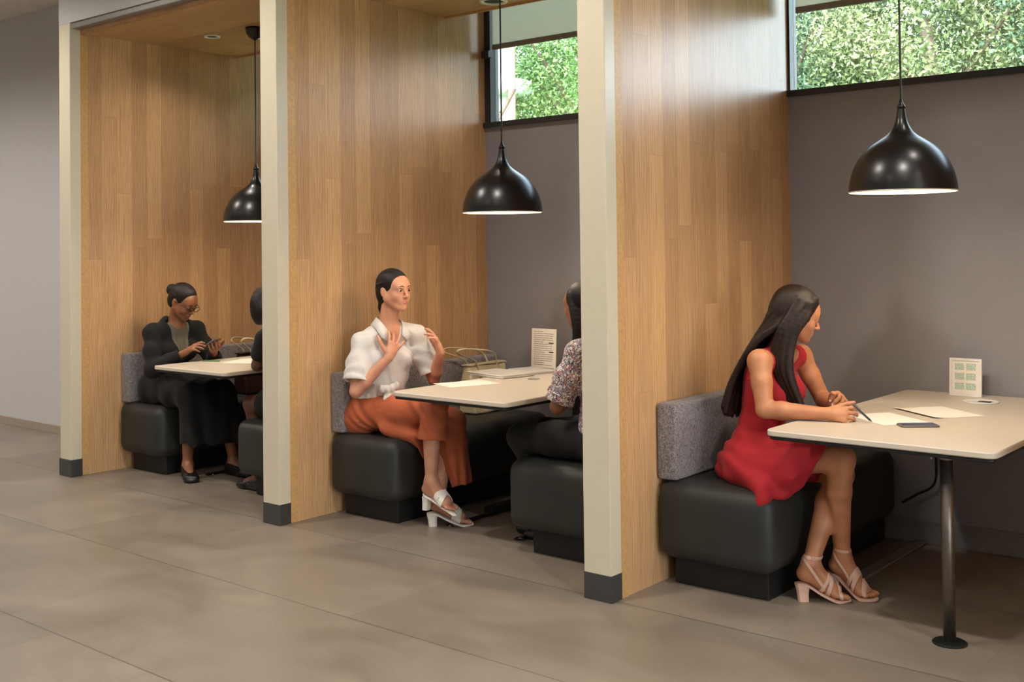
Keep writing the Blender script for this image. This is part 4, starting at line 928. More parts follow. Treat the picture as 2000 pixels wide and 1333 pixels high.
def mule_up(root, f, mat):
    A_, B_, fw = np.array(f['an']), np.array(f['ball']), np.array(f['fw']); up = nrm(V3(0, 0, 1) - fw * fw[2]); sd = np.cross(up, fw)
    fp = foot_prims(f['an'], f['ball'], f['toe'], sd)
    G = Field(np.minimum(A_, B_) - .1, np.maximum(A_, B_) + .1, .0023)
    for p in fp: G.add(p, .006)
    c = B_ + up * .012 - fw * .028; n1, n2 = fw * .9 + sd * .4, fw * .9 - sd * .4
    G.cut(lambda X, Y, Z: np.minimum(np.abs((X - c[0]) * n1[0] + (Y - c[1]) * n1[1] + (Z - c[2]) * n1[2]), np.abs((X - c[0]) * n2[0] + (Y - c[1]) * n2[1] + (Z - c[2]) * n2[2])) - .014)
    put(G.mesh('shoe_upper', [mat]), root)
    S = Field(np.minimum(A_, B_) - .16, np.maximum(A_, B_) + .16, .0030)
    back = nrm(V3(A_[0] - B_[0], A_[1] - B_[1], 0)); heel = A_ + back * .030 - V3(0, 0, .078)
    toe = np.array(f['toe']) - up * .020 + fw * .014; ball = B_ - up * .022
    for p in (rc(toe, ball, .022, .034, .01, 0, (up, .22)), rc(ball, (ball + heel) / 2, .034, .024, .01, 0, (up, .22)), rc((ball + heel) / 2, heel, .024, .027, .01, 0, (up, .25))): S.add(p)
    shin = nrm(V3(-.12, 0, -1)); put(S.mesh('shoe_sole', [mat]), root)
    bm = bmesh.new(); rows = []
    for t, hw, hd in ((0.004, .023, .024), (.035, .020, .019), (.075, .018, .017)):
        q = heel + shin * t; rows.append([bm.verts.new(Vector(q + back * hd * a + sd * hw * b)) for a, b in ((1, .7), (1, -.7), (.6, -1), (-.8, -1), (-1, -.6), (-1, .6), (-.8, 1), (.6, 1))])
    for A, Bq in zip(rows, rows[1:]):
        for i in range(8): bm.faces.new((A[i], A[(i + 1) % 8], Bq[(i + 1) % 8], Bq[i]))
    bm.faces.new(rows[0]); bm.faces.new(list(reversed(rows[-1]))); bmesh.ops.recalc_face_normals(bm, faces=bm.faces)
    put(finish(bm, 'shoe_heel', mat, None), root)
WHITE = white_person(); WHITE.location += Vector((.055, -.065, 0))
# ------------------------------------------------------------------ the person in the black blazer
DRESSGRAY = cloth('gray_green_blouse', '#5d5a45', .7, .3, .2, 20.0); SHOEBLK = plain('black_shoe_leather', '#0d0d0e', 0.35, noise=0.05); GLASSF = plain('dark_glasses_frame', '#1c1110', 0.25, noise=0.02); WHITELACE = plain('white_lace', '#cfcfcf', 0.7)
def black_person():
    root = person('person in a black blazer and glasses looking down at a phone in the left booth', (0.30, 0.62, 0.0))
    Rp = frame(0, 0); Rc = frame(4, 16); O = V3(.520, .625, 1.134); Rh = frame(14, 30)
    pel, chest, neck = V3(.315, .625, .56), V3(.385, .625, .82), V3(.435, .625, .985)
    shR, elR, wrR = V3(.405, .462, .930), V3(.500, .405, .690), V3(.680, .530, .805)
    shL, elL, wrL = V3(.430, .790, .930), V3(.560, .850, .690), V3(.725, .720, .800)
    hpR, knR, anR = V3(.36, .54, .55), V3(.800, .50, .535), V3(.755, .495, .120)
    hpL, knL, anL = V3(.36, .71, .55), V3(.830, .72, .535), V3(.900, .74, .120)
    hp, hs, hpost, P = head_prims(O, Rh, 1.0)
    F = Field((.10, .28, -.01), (1.10, .98, 1.30), .0048)
    tor = torso_prims(pel, chest, neck, shR, shL, Rp, Rc, 1.0)
    lR, lL = leg_prims(hpR, knR, anR), leg_prims(hpL, knL, anL)
    for p in tor + lR + lL: F.add(p)
    for p in arm_prims(shR, elR, wrR) + arm_prims(shL, elL, wrL): F.add(p)
    F.add(rc(neck - V3(.01, 0, .03), P(-.016, 0, -.05), .055, .050, .03))
    for p in hp: F.add(p)
    for p in hs: F.add(p, sub=True)
    for g in (-1, 1): F.add(el(P(.0805, .031 * g, .0), V3(.0142, .0145, .0125), Rh, .006))
    for p in hpost: F.add(p)
    for p in hand_prims(wrR, (.74, .32, .46), (.10, .62, -.78), -1, ((12, 20, 12), (18, 26, 14), (22, 28, 14), (26, 30, 14)), 6, (15, 10), 38, .96): F.add(p)
    for p in hand_prims(wrL, (.80, -.42, .20), (-.35, -.15, .90), +1, ((22, 30, 18), (24, 32, 18), (26, 34, 18), (28, 34, 18)), 5, (30, 20), 42, .96): F.add(p)
    fR = nrm((.86, -.42, 0)); fL = nrm((.95, .05, 0))
    for a, fw in ((anR, fR), (anL, fL)):
        b = V3(a[0], a[1], .030) + fw * .115
        for p in foot_prims(a - V3(0, 0, .035), b, b + fw * .05, np.cross(V3(0, 0, 1), fw)): F.add(p)
    body = put(F.mesh('body', [SK_BROWN, LIPD]), root)
    # long black skirt
    G = Field((.10, .30, .17), (1.12, .98, .74), .0055)
    for p in tor[:2]: G.add(p, .016)
    for p in lR[:2] + lL[:2]: G.add(p, .022, .06)
    for p in (rc(knR, (.815, .497, .22), .078, .078, .05), rc(knL, (.93, .74, .20), .078, .085, .05), rc((.83, .60, .52), (.90, .62, .24), .07, .08, .06), rc((.40, .62, .53), (.78, .61, .53), .09, .07, .06)): G.add(p)
    G.cut(lambda X, Y, Z: .225 + .10 * np.clip(.88 - X, 0, .3) + .008 * np.sin(40 * X + 30 * Y) - Z)
    G.add(rc((.785, .495, .24), (.755, .495, .12), .046, .05), sub=True, k=.004)
    G.warp(lambda X, Y, Z: .005 * np.sin(45 * (X + Y) + 5 * Z)); put(G.mesh('skirt', [BLACKCLOTH]), root)
    # gray green blouse, then the open blazer
    B = Field((.20, .40, .58), (.66, .86, 1.06), .005)
    for p in tor[2:]: B.add(p, .006)
    nb = neck + V3(.06, 0, .05); B.cut(lambda X, Y, Z: .085 - np.sqrt((X - nb[0]) ** 2 + (Y - nb[1]) ** 2 + (Z - nb[2]) ** 2))
    B.warp(lambda X, Y, Z: .003 * np.sin(120 * Y + 12 * Z)); put(B.mesh('blouse', [DRESSGRAY]), root)
    J = Field((.10, .28, .46), (.86, .98, 1.08), .005)
    for p in tor[2:]: J.add(p, .016, .03)
    J.add(el(pel + V3(-.01, 0, .0), V3(.135, .190, .130), Rp, .04))
    for sh, e_, w in ((shR, elR, wrR), (shL, elL, wrL)):
        for p in chain([sh, sh + (e_ - sh) * .5, e_, e_ + (w - e_) * .5, e_ + (w - e_) * .93], [.049, .055, .050, .046, .040], .03): J.add(p)
    J.add(rc(neck + V3(-.02, .05, .0), neck + V3(-.02, -.05, .0), .052, .052, .03))
    for sh, e_, w in ((shR, elR, wrR), (shL, elL, wrL)):
        n_ = nrm(w - e_); c = e_ + (w - e_) * .88
        J.cut(lambda X, Y, Z, c=c, n_=n_: np.where((X - c[0]) ** 2 + (Y - c[1]) ** 2 + (Z - c[2]) ** 2 > .008, -1, (X - c[0]) * n_[0] + (Y - c[1]) * n_[1] + (Z - c[2]) * n_[2]))
        J.add(rc(c - n_ * .03, c + n_ * .05, .031, .034), sub=True, k=.003)
    nx = neck
    def front(X, Y, Z):
        lat = np.abs(Y - .625); f = (X - .405) - .22 * (Z - .82)
        return np.minimum(f, np.clip((Z - .60) * .21, .018, .085) - lat)
    J.cut(front)
    J.cut(lambda X, Y, Z: np.where(Z > .955, .062 - np.sqrt((X - nx[0] - .01) ** 2 + (Y - nx[1]) ** 2), -1))
    J.warp(lambda X, Y, Z: .0022 * np.sin(38 * (Z - .6 * X) + 5 * np.sin(14 * Y)))
    put(J.mesh('blazer', [BLACKCLOTH]), root)
    # hair in a low bun
    H = Field(O - .20, O + .18, .0040)
    H.add(el(P(-.016, 0, .036), V3(.099, .079, .085), Rh)); H.add(el(P(-.05, 0, -.015), V3(.062, .066, .070), Rh, .02)); H.add(el(P(-.118, 0, .020), V3(.036, .042, .040), Rh, .010)); H.add(el(P(-.128, .0, .034), V3(.024, .036, .022), Rh, .006))
    for p in (el(P(.098, 0, -.052), V3(.084, .084, .100), Rh), el(P(.112, 0, .020), V3(.060, .066, .048), Rh)): H.add(p, sub=True, k=.012)
    for g in (-1, 1): H.add(el(P(-.004, .080 * g, -.016), V3(.024, .022, .034), Rh), sub=True, k=.006)
    for i in range(24):
        u = i / 23 * 2 - 1
        for p in chain(spline([P(.045 - .02 * abs(u), .060 * u, .088 - .045 * u * u), P(-.03, .078 * u, .085 - .05 * u * u), P(-.085, .045 * u, .04), P(-.112, .012 * u, .025)], 4), np.linspace(.004, .008, 13), .003): H.add(p)
    put(H.mesh('hair', [HAIR_BK]), root)
    face_lines(P, 1.0, root, HAIR_BK, True, body)
    # glasses
    bm = bmesh.new()
    for g in (-1, 1):
        c = Vector(P(.108, .031 * g, -.004)); l = Vector(Rh[:, 1]); u = Vector(Rh[:, 2])
        tube(bm, [c + l * .0235 * math.cos(a) + u * .0175 * math.sin(a) for a in [i * PI / 12 for i in range(25)]], .0020, 6, caps=False)
        tube(bm, [P(.106, .0535 * g, .004), P(.08, .070 * g, .006), P(.0, .079 * g, .004)], .0016, 6)
    tube(bm, [P(.109, -.009, .0), P(.112, 0, .003), P(.109, .009, .0)], .0018, 6)
    put(finish(bm, 'glasses', GLASSF, None, True), root)
    # shoes
    for a, fw, nm in ((anR, fR, 'r'), (anL, fL, 'l')):
        b = V3(a[0], a[1], .030) + fw * .115; S = Field(a - .2, a + .25, .0045); up = V3(0, 0, 1)
        for p in foot_prims(a - V3(0, 0, .035), b, b + fw * .05, np.cross(up, fw)): S.add(p, .007, .02)
        S.add(rc(V3(a[0], a[1], .014) - fw * .03, b + fw * .04 - V3(0, 0, .016), .034, .036, .02, 0, (up, .4)))
        S.cut(lambda X, Y, Z, a=a, fw=fw: np.maximum(Z - .082 + .18 * ((X - a[0]) * fw[0] + (Y - a[1]) * fw[1]), .003 - Z)); sh = put(S.mesh('shoe', [SHOEBLK]), root)
        bm = bmesh.new(); l = np.cross(up, fw)
        for q in range(3): 
            c = V3(a[0], a[1], .088 - .010 * q) + fw * (.045 + .020 * q); band(bm, [Vector(c + l * .026 - up * .012), Vector(c + l * .012), Vector(c - l * .012), Vector(c - l * .026 - up * .012)], fw, .004)
        lc = finish(bm, 'laces', WHITELACE, None); lc.parent = sh; lc.matrix_parent_inverse = Matrix.Identity(4)
    return root
BLACK = black_person(); BLACK.location += Vector((.03, -.05, 0))
# ------------------------------------------------------------------ the two people half hidden behind the posts
def paisley():
    m, n, b = newmat('patterned_blouse_cloth'); v = coords(n, (1, 1, 1))
    dn = N(n, 'TexNoise', Scale=30.0, Detail=2.0); L(n, v, dn.inputs['Vector'])
    mx = N(n, 'VectorMath'); mx.operation = 'MULTIPLY_ADD'; L(n, dn.outputs[1], mx.inputs[0]); mx.inputs[1].default_value = (.03, .03, .03); L(n, v, mx.inputs[2])
    vo = N(n, 'TexVoronoi', Scale=88.0); L(n, mx.outputs[0], vo.inputs['Vector']); ve = N(n, 'TexVoronoi', feature='DISTANCE_TO_EDGE', Scale=88.0); L(n, mx.outputs[0], ve.inputs['Vector'])
    w2 = N(n, 'TexVoronoi', Scale=190.0); L(n, mx.outputs[0], w2.inputs['Vector'])
    sx = N(n, 'SeparateXYZ'); L(n, vo.outputs['Color'], sx.inputs[0])
    base = ramp(n, sx.outputs[0], [(0.0, rgb('#d9cfc8')), (0.3, rgb('#c08f86')), (0.5, rgb('#8d8fa6')), (0.7, rgb('#e2dbd4')), (0.9, rgb('#a9736f'))], 'CONSTANT')
    c = mixc(n, math_(n, 'LESS_THAN', ve.outputs['Distance'], 0.075), base, rgb('#34364a'))
    c = mixc(n, math_(n, 'LESS_THAN', w2.outputs['Distance'], 0.22), c, rgb('#ece6df')); c = mixc(n, math_(n, 'LESS_THAN', w2.outputs['Distance'], 0.11), c, rgb('#2a2c3e'))
    L(n, c, b.inputs['Base Color']); b.inputs['Roughness'].default_value = 0.8; return m
def flat_shoes(root, feet):
    up = V3(0, 0, 1)
    for a, fw in feet:
        b = V3(a[0], a[1], .030) + fw * .115; S = Field(a - .2, a + .25, .005)
        for p in foot_prims(a - V3(0, 0, .03), b, b + fw * .05, np.cross(up, fw)): S.add(p, .007, .02)
        S.add(rc(V3(a[0], a[1], .014) - fw * .03, b + fw * .04 - V3(0, 0, .016), .034, .036, .02, 0, (up, .4)))
        S.cut(lambda X, Y, Z, a=a, fw=fw: np.maximum(Z - .070 + .18 * ((X - a[0]) * fw[0] + (Y - a[1]) * fw[1]), .003 - Z)); put(S.mesh('shoe', [SHOEBLK]), root)
def pattern_person():
    root = person('person in a patterned blouse half hidden behind the third white post', (4.02, 0.58, 0.0))
    Rp = frame(180, 0); Rc = frame(176, 6); O = V3(3.870, .58, 1.185); Rh = frame(176, 4)
    pel, chest, neck = V3(4.02, .58, .56), V3(3.965, .58, .85), V3(3.93, .58, 1.02)
    shL, elL, wrL = V3(3.945, .435, .975), V3(3.845, .395, .715), V3(3.83, .60, .79)
    shR, elR, wrR = V3(3.945, .745, .975), V3(3.88, .83, .72), V3(3.68, .74, .775)
    hpL, knL, anL = V3(3.98, .495, .555), V3(3.56, .47, .535), V3(3.66, .62, .11); hpR, knR, anR = V3(3.98, .67, .555), V3(3.56, .68, .535), V3(3.56, .68, .11)
    hp, hs, hpost, P = head_prims(O, Rh, 1.0); F = Field((3.36, .28, -.01), (4.22, .94, 1.34), .005)
    tor = torso_prims(pel, chest, neck, shR, shL, Rp, Rc, 1.05); lR, lL = leg_prims(hpR, knR, anR), leg_prims(hpL, knL, anL)
    for p in tor + lR + lL: F.add(p)
    for p in arm_prims(shR, elR, wrR) + arm_prims(shL, elL, wrL): F.add(p)
    F.add(rc(neck - V3(-.01, 0, .03), P(-.016, 0, -.05), .055, .050, .03))
    for p in hp: F.add(p)
    for p in hs: F.add(p, sub=True)
    for p in hpost: F.add(p)
    for p in hand_prims(wrL, (-.2, .75, .5), (.7, .3, -.3), +1, s=.97): F.add(p)
    for p in hand_prims(wrR, (-.98, .0, .0), (0, 0, -1), -1, s=.97): F.add(p)
    for a, fw in ((anR, V3(-1, 0, 0)), (anL, V3(-1, 0, 0))):
        b = V3(a[0], a[1], .03) + fw * .115
        for p in foot_prims(a - V3(0, 0, .03), b, b + fw * .05, V3(0, 1, 0)): F.add(p)
    body = put(F.mesh('body', [SK_BROWN, LIPD]), root)
    flat_shoes(root, ((anL, V3(-1, 0, 0)), (anR, V3(-1, 0, 0))))
    G = Field((3.36, .30, .06), (4.24, .92, .76), .0055)
    for p in tor[:2]: G.add(p, .012)
    for p in lR + lL: G.add(p, .014, .03)
    G.cut(lambda X, Y, Z: .085 - Z + 0 * X + 0 * Y); put(G.mesh('trousers', [BLACKCLOTH]), root)
    B = Field((3.70, .28, .56), (4.24, .96, 1.10), .005)
    for p in tor[2:]: B.add(p, .013, .03)
    B.add(el(pel + V3(.0, 0, .06), V3(.135, .185, .10), Rp, .04))
    for sh, e_ in ((shR, elR), (shL, elL)):
        for p in chain([sh, sh + (e_ - sh) * .5, sh + (e_ - sh) * .92], [.056, .066, .068], .03): B.add(p)
        c = sh + (e_ - sh) * .90; n_ = nrm(e_ - sh)
        B.cut(lambda X, Y, Z, c=c, n_=n_: np.where((X - c[0]) ** 2 + (Y - c[1]) ** 2 + (Z - c[2]) ** 2 > .014, -1, (X - c[0]) * n_[0] + (Y - c[1]) * n_[1] + (Z - c[2]) * n_[2])); B.add(rc(c - n_ * .03, c + n_ * .06, .050, .060), sub=True, k=.003)
    B.cut(lambda X, Y, Z: np.where(Z > .98, .068 - np.sqrt((X - neck[0] + .01) ** 2 + (Y - neck[1]) ** 2), -1)); B.warp(lambda X, Y, Z: .003 * np.sin(50 * Z + 30 * Y)); put(B.mesh('blouse', [paisley()]), root)
    H = Field((3.70, .42, .84), (4.06, .76, 1.34), .0045); H.add(el(P(-.018, 0, .034), V3(.104, .084, .088), Rh))
    for p in (el(P(.104, 0, -.050), V3(.080, .082, .105), Rh), el(P(.114, 0, .020), V3(.050, .060, .052), Rh)): H.add(p, sub=True, k=.012)
    rng = np.random.default_rng(8)
    for i in range(46):
        u = i / 45 * 2 - 1; v = rng.uniform(); wv = .012 * math.sin(i * 2.3)
        for p in chain(spline([P(.02 - .06 * (1 - abs(u)), .070 * u, .075 - .02 * u * u), P(.00 - .09 * (1 - abs(u)), .088 * u, -.02), V3(3.885 + .075 * (1 - abs(u)) + wv, .58 - .098 * u, 1.08), V3(3.890 + .085 * (1 - abs(u)) - wv, .58 - .105 * u, .99), V3(3.885 + .10 * (1 - abs(u)) + wv, .575 - .115 * u, .90 + .03 * v)], 4), np.linspace(.013, .008, 17), .004): H.add(p)
    put(H.mesh('hair', [HAIR_BK]), root)
    for g in (-1, 1): put(eye_part(P, 1.0, g, None, IRIS), root)
    face_lines(P, 1.0, root, HAIR_BK, False, body)
def hidden_person():
    root = person('person in a black short sleeved top mostly hidden behind the second white post', (1.74, 0.60, 0.0))
    Rp = frame(180, 0); Rc = frame(178, 20); O = V3(1.405, .60, 1.125); Rh = frame(178, 14)
    pel, chest, neck = V3(1.76, .60, .56), V3(1.63, .60, .82), V3(1.54, .60, .975)
    shL, elL, wrL = V3(1.585, .450, .935), V3(1.545, .420, .775), V3(1.46, .62, .780)
    shR, elR, wrR = V3(1.585, .760, .935), V3(1.52, .83, .785), V3(1.38, .72, .785)
    hpL, knL, anL = V3(1.72, .51, .55), V3(1.43, .47, .530), V3(1.47, .49, .11); hpR, knR, anR = V3(1.72, .69, .55), V3(1.42, .69, .53), V3(1.45, .69, .11)
    hp, hs, hpost, P = head_prims(O, Rh, 1.0); F = Field((1.20, .28, -.01), (2.06, .96, 1.30), .0055)
    tor = torso_prims(pel, chest, neck, shR, shL, Rp, Rc, 1.05); lR, lL = leg_prims(hpR, knR, anR), leg_prims(hpL, knL, anL)
    for p in tor + lR + lL: F.add(p)
    for p in arm_prims(shR, elR, wrR) + arm_prims(shL, elL, wrL): F.add(p)
    F.add(rc(neck - V3(-.01, 0, .03), P(-.016, 0, -.05), .055, .050, .03))
    for p in hp: F.add(p)
    for p in hs: F.add(p, sub=True)
    for p in hpost: F.add(p)
    for p in hand_prims(wrL, (-.6, .8, .0), (.2, .1, -.95), +1, s=.97): F.add(p)
    for p in hand_prims(wrR, (-.8, -.6, .0), (0, 0, -1), -1, s=.97): F.add(p)
    for a in (anR, anL):
        b = V3(a[0] - .115, a[1], .03)
        for p in foot_prims(a - V3(0, 0, .03), b, b - V3(.05, 0, 0), V3(0, 1, 0)): F.add(p)
    body = put(F.mesh('body', [SK_DARK, LIPD]), root)
    flat_shoes(root, ((anL, V3(-1, 0, 0)), (anR, V3(-1, 0, 0))))
    G = Field((1.28, .30, .40), (2.0, .92, .74), .006)
    for p in tor[:2]: G.add(p, .012)
    for p in lR[:2] + lL[:2]: G.add(p, .012, .04)
    G.cut(lambda X, Y, Z: 1.53 - X + 0 * Y + 0 * Z); put(G.mesh('skirt', [BLACKCLOTH]), root)
    B = Field((1.40, .28, .56), (2.0, .96, 1.06), .0055)
    for p in tor[2:]: B.add(p, .010, .03)
    B.add(el(pel + V3(-.02, 0, .06), V3(.130, .180, .10), Rp, .04))
    for sh, e_ in ((shR, elR), (shL, elL)):
        for p in chain([sh, sh + (e_ - sh) * .55], [.055, .060], .03): B.add(p)
    B.cut(lambda X, Y, Z: np.where(Z > .94, .066 - np.sqrt((X - neck[0] + .01) ** 2 + (Y - neck[1]) ** 2), -1)); put(B.mesh('top', [BLACKCLOTH]), root)
    H = Field(O - .26, O + .22, .0055); H.add(el(P(-.018, 0, .034), V3(.108, .090, .092), Rh)); H.add(el(P(-.06, 0, -.05), V3(.085, .105, .110), Rh, .03))
    for g in (-1, 1): H.add(el(P(-.005, .080 * g, -.03), V3(.045, .035, .09), Rh, .03))
    for p in (el(P(.108, 0, -.050), V3(.080, .076, .105), Rh), el(P(.118, 0, .020), V3(.050, .058, .052), Rh)): H.add(p, sub=True, k=.012)
    H.warp(lambda X, Y, Z: .0022 * np.sin(230 * X + 3 * np.sin(60 * Z)) * np.sin(210 * Y + 1) * np.sin(90 * Z)); put(H.mesh('hair', [HAIR_BK]), root)
    bm = bmesh.new(); tube(bm, arc(V3(1.489, .545, .78), V3(.38, .2, .9) / 1.0, V3(.85, -.45, -.2), .027, .027, 0, 360, 24), .0035, 8); put(finish(bm, 'bracelet', plain('gold', '#c79a4a', .25, metal=1.0), None, True), root)
pattern_person(); hidden_person()
# ------------------------------------------------------------------ things on the tables and benches
PAPER = plain('white_paper', '#e9e3d8', 0.75, noise=0.02); INK = plain('gray_ink', '#6d6a68', 0.8, noise=0.02); GREEN = plain('green_ink', '#7fb8a0', 0.8, noise=0.02); SILVER = plain('silver_metal', '#d9d5cd', 0.4, metal=0.15, noise=0.02)
CREAM = leather('cream_leather', '#d6c9a6'); TANH = leather('tan_leather', '#b5854f'); DKBR = leather('dark_brown_leather', '#2c1711'); SCREEN = plain('phone_glass', '#34497c', 0.08, noise=0.05, coat=1.0); CASE = plain('phone_case', '#6d675f', 0.35)
def slab(name, c, u, v, w, d, h, mat, parent=None, bev=.004):
    """flat box centred on c (underside), long axis u, short axis v"""
    c, u = Vector(c), Vector(u).normalized(); n = u.cross(Vector(v)).normalized(); v = n.cross(u)
    if n.z < 0: n = -n
    bm = bmesh.new(); bbox(bm, (-w / 2, -d / 2, 0), (w / 2, d / 2, h), bev, 3); R = Matrix((u, n.cross(u), n)).transposed()
    for x in bm.verts: x.co = R @ x.co + c
    o = finish(bm, name, mat, None); return put(o, parent) if parent is not None else o
def phone(c, u, v, label, tilt=None):
    t = thing('mobile_phone', label, 'phone', c); n = Vector(u).cross(Vector(v)).normalized(); n = n if n.z > 0 else -n
    slab('case', c, u, v, .147, .072, .008, CASE, t, .0035); slab('screen', Vector(c) + n * .0080, u, v, .139, .065, .0006, SCREEN, t, .0002)
    slab('camera_bump', Vector(c) + n * -.0012, u, v, .02, .02, .001, CASE, t, .0003); return t
phone((5.468, .612, .7455), (.77, .64, 0), (-.64, .77, 0), 'mobile phone lying on the right table beside the paper')
phone((.800, .615, .852), (.80, .20, .46), (-.25, .97, 0), 'mobile phone held by the person in the black blazer')
def sheet(c, ang, w, d, label, curl=0.0, lines=0, cat='paper'):
    a = math.radians(ang); u = Vector((math.cos(a), math.sin(a), 0)); v = Vector((-u.y, u.x, 0)); c = Vector(c); n = 12; rows = []
    bm = bmesh.new()
    for j in range(n + 1):
        t = j / n; z = curl * (max(0, .35 - t) / .35) ** 2 + .0006
        rows.append([bm.verts.new(c + u * (w * (i / 6 - .5)) + v * (d * (t - .5)) + Vector((0, 0, z))) for i in range(7)])
    for A, B in zip(rows, rows[1:]):
        for i in range(6): bm.faces.new((A[i], A[i + 1], B[i + 1], B[i]))
    bm.normal_update(); bmesh.ops.solidify(bm, geom=list(bm.faces), thickness=.0005)
    o = finish(bm, 'paper_sheet', PAPER, None); tag(o, label, cat)
    if lines:
        rng = random.Random(int(w * 1000 + ang)); bm = bmesh.new()
        for q in range(lines):
            t = .12 + .78 * q / lines; z = .0016 + curl * (max(0, .35 - t) / .35) ** 2; x0 = -.40; 
            while x0 < .36:
                x1 = min(x0 + rng.uniform(.03, .12), .40); p = [c + u * (w * x) + v * (d * (t - .5 + e)) + Vector((0, 0, z)) for x, e in ((x0, 0), (x1, 0), (x1, .009), (x0, .009))]
                bm.faces.new([bm.verts.new(k) for k in p]); x0 = x1 + .012
        k = finish(bm, 'printed_lines', INK, None); k.parent = o; k['kind'] = 'stuff'
    return o
sheet((5.300, .725, .7455), -36, .29, .21, 'white sheet of paper under the writing hand on the right table', 0, 0)
sheet((5.405, 1.02, .7455), -37, .30, .235, 'second paper with a raised near edge, behind the phone on the right table', .006, 0)
sheet((3.05, .640, .7455), -20, .21, .297, 'blank white sheet on the middle table in front of the laptop', 0, 0)
sheet((1.02, .74, .7455), 25, .21, .297, 'white sheet of paper on the left table near the pen', 0, 0)
def pen(a, b, label, m1, m2, r=.0045):
    t = thing('pen', label, 'pen', a); a, b = Vector(a), Vector(b); d = (b - a).normalized()
    bm = bmesh.new(); tube(bm, [a + d * .012, a + d * .014, b - d * .004, b], [r * .8, r, r, r * .6], 12); put(finish(bm, 'barrel', m1, None, True), t)
    bm = bmesh.new(); tube(bm, [a, a + d * .003, a + d * .0135], [.0005, .0012, r * .8], 10); put(finish(bm, 'tip', m2, None, True), t)
    bm = bmesh.new(); up = Vector((0, 0, 1)); s = (up - d * up.dot(d)).normalized(); tube(bm, [b - d * .004 + s * r, b - d * .006 + s * r * 1.7, b - d * .038 + s * r * 1.6], .0011, 6); put(finish(bm, 'clip', m2, None, True), t); return t
pen((5.288, .600, .7468), (5.236, .537, .819), 'pen held in the writing hand of the person in red', plain('dark_pen_barrel', '#3a3c48', .3), plain('dark_pen_tip', '#26262a', .35, metal=.6))
pen((.775, .555, .750), (.905, .612, .750), 'green pen lying on the left table', plain('green_pen_barrel', '#5f8f5a', .35), SILVER)
T = Field((5.10, .60, .744), (5.22, .74, .86), .0022)
tc = V3(5.165, .648, .775)
for q in range(9):
    a = q * 2.4; p = tc + V3(.022 * math.cos(a), .020 * math.sin(a), .012 * math.sin(q * 1.7)); T.add(rc(p, p + V3(.016 * math.cos(a * 1.9), .016 * math.sin(a * 1.3), .014 * math.cos(q)), .009, .004, .004))
T.add(rc((5.165, .648, .765), (5.19, .625, .753), .012, .008, .006)); T.warp(lambda X, Y, Z: .0025 * np.sin(260 * X + 140 * Z) * np.sin(230 * Y))
def tissue_mat():
    m, n, b = newmat('blue_white_tissue'); v = N(n, 'TexVoronoi', Scale=90.0); L(n, coords(n), v.inputs['Vector']); L(n, ramp(n, v.outputs['Distance'], [(0.2, rgb('#8f9fd6')), (0.4, rgb('#dfe2ee'))]), b.inputs['Base Color']); b.inputs['Roughness'].default_value = .8; return m
tag(T.mesh('tissue', [tissue_mat()]), 'crumpled blue and white tissue between the hands of the person in red', 'tissue')
# small sign in a white frame, and the tall card on the middle table
def standing_card(c, w, h, lean, yaw, label, name, frame_w, draw):
    t = thing(name, label, 'sign', c, rz=yaw)
    R = Matrix.Rotation(-lean, 3, 'X')
    def q(nm, lo, hi, mat, bev=.001):
        bm = bmesh.new(); bbox(bm, lo, hi, bev); [setattr(x, 'co', R @ x.co) for x in bm.verts]; return finish(bm, nm, mat, t)
    if frame_w:
        bm = bmesh.new()
        for lo, hi in (((-w / 2, 0, 0), (-w / 2 + frame_w, .012, h)), ((w / 2 - frame_w, 0, 0), (w / 2, .012, h)), ((-w / 2 + frame_w, 0, 0), (w / 2 - frame_w, .012, frame_w)), ((-w / 2 + frame_w, 0, h - frame_w), (w / 2 - frame_w, .012, h))): bbox(bm, lo, hi, .001)
        for x in bm.verts: x.co = R @ x.co
        finish(bm, 'frame', MT['ring'], t); q('sheet', (-w / 2 + frame_w, .004, frame_w), (w / 2 - frame_w, .010, h - frame_w), PAPER, 0)
    else: q('card', (-w / 2, 0, 0), (w / 2, .004, h), PAPER, .0008)
    box('stand', (-w * .42, -.002, -.0005), (w * .42, .07, .004), MT['ring'] if frame_w else MT['tunder'], t, .001)
    y = .0035 if frame_w else -.0004
    for nm, mat, rects in draw:
        bm = bmesh.new()
        for x0, x1, z0, z1 in rects:
            vs = [bm.verts.new(R @ Vector((-w / 2 + w * a, y, h * b))) for a, b in ((x0, z0), (x1, z0), (x1, z1), (x0, z1))]; bm.faces.new(vs)
        k = finish(bm, nm, mat, t); k['kind'] = 'stuff'
    return t
rg = random.Random(4); gr = []
for (r0, r1) in ((.68, .86), (.42, .60), (.16, .34)):
    for c0, c1 in ((.17, .46), (.52, .82)):
        z = r1
        while z > r0 + .02:
            x = c0
            while x < c1 - .02:
                x2 = min(c1, x + rg.uniform(.03, .10)); gr.append((x, x2, z - .018, z)); x = x2 + .012
            z -= .030
standing_card((5.331, 1.598, .7455), .150, .176, .07, -.04, 'small white framed sign with green print on the right table', 'table_sign', .012, [('printed_lines', GREEN, gr)])
tx = []; dk = []
for i in range(17):
    z = .93 - i * .052; x = .10
    while x < .84 - (.35 if i % 5 == 0 else 0):
        x2 = min(.88, x + rg.uniform(.04, .14)); tx.append((x, x2, z - .012, z)); x = x2 + .015
dk = [(.70, .90, .63, .66), (.72, .90, .40, .43)]
standing_card((2.930, 1.452, .7455), .190, .236, .05, -.03, 'tall white printed card standing at the back of the middle table', 'table_card', 0, [('printed_lines', INK, tx), ('printed_marks', plain('dark_ink', '#2d2b2a', .8), dk)])
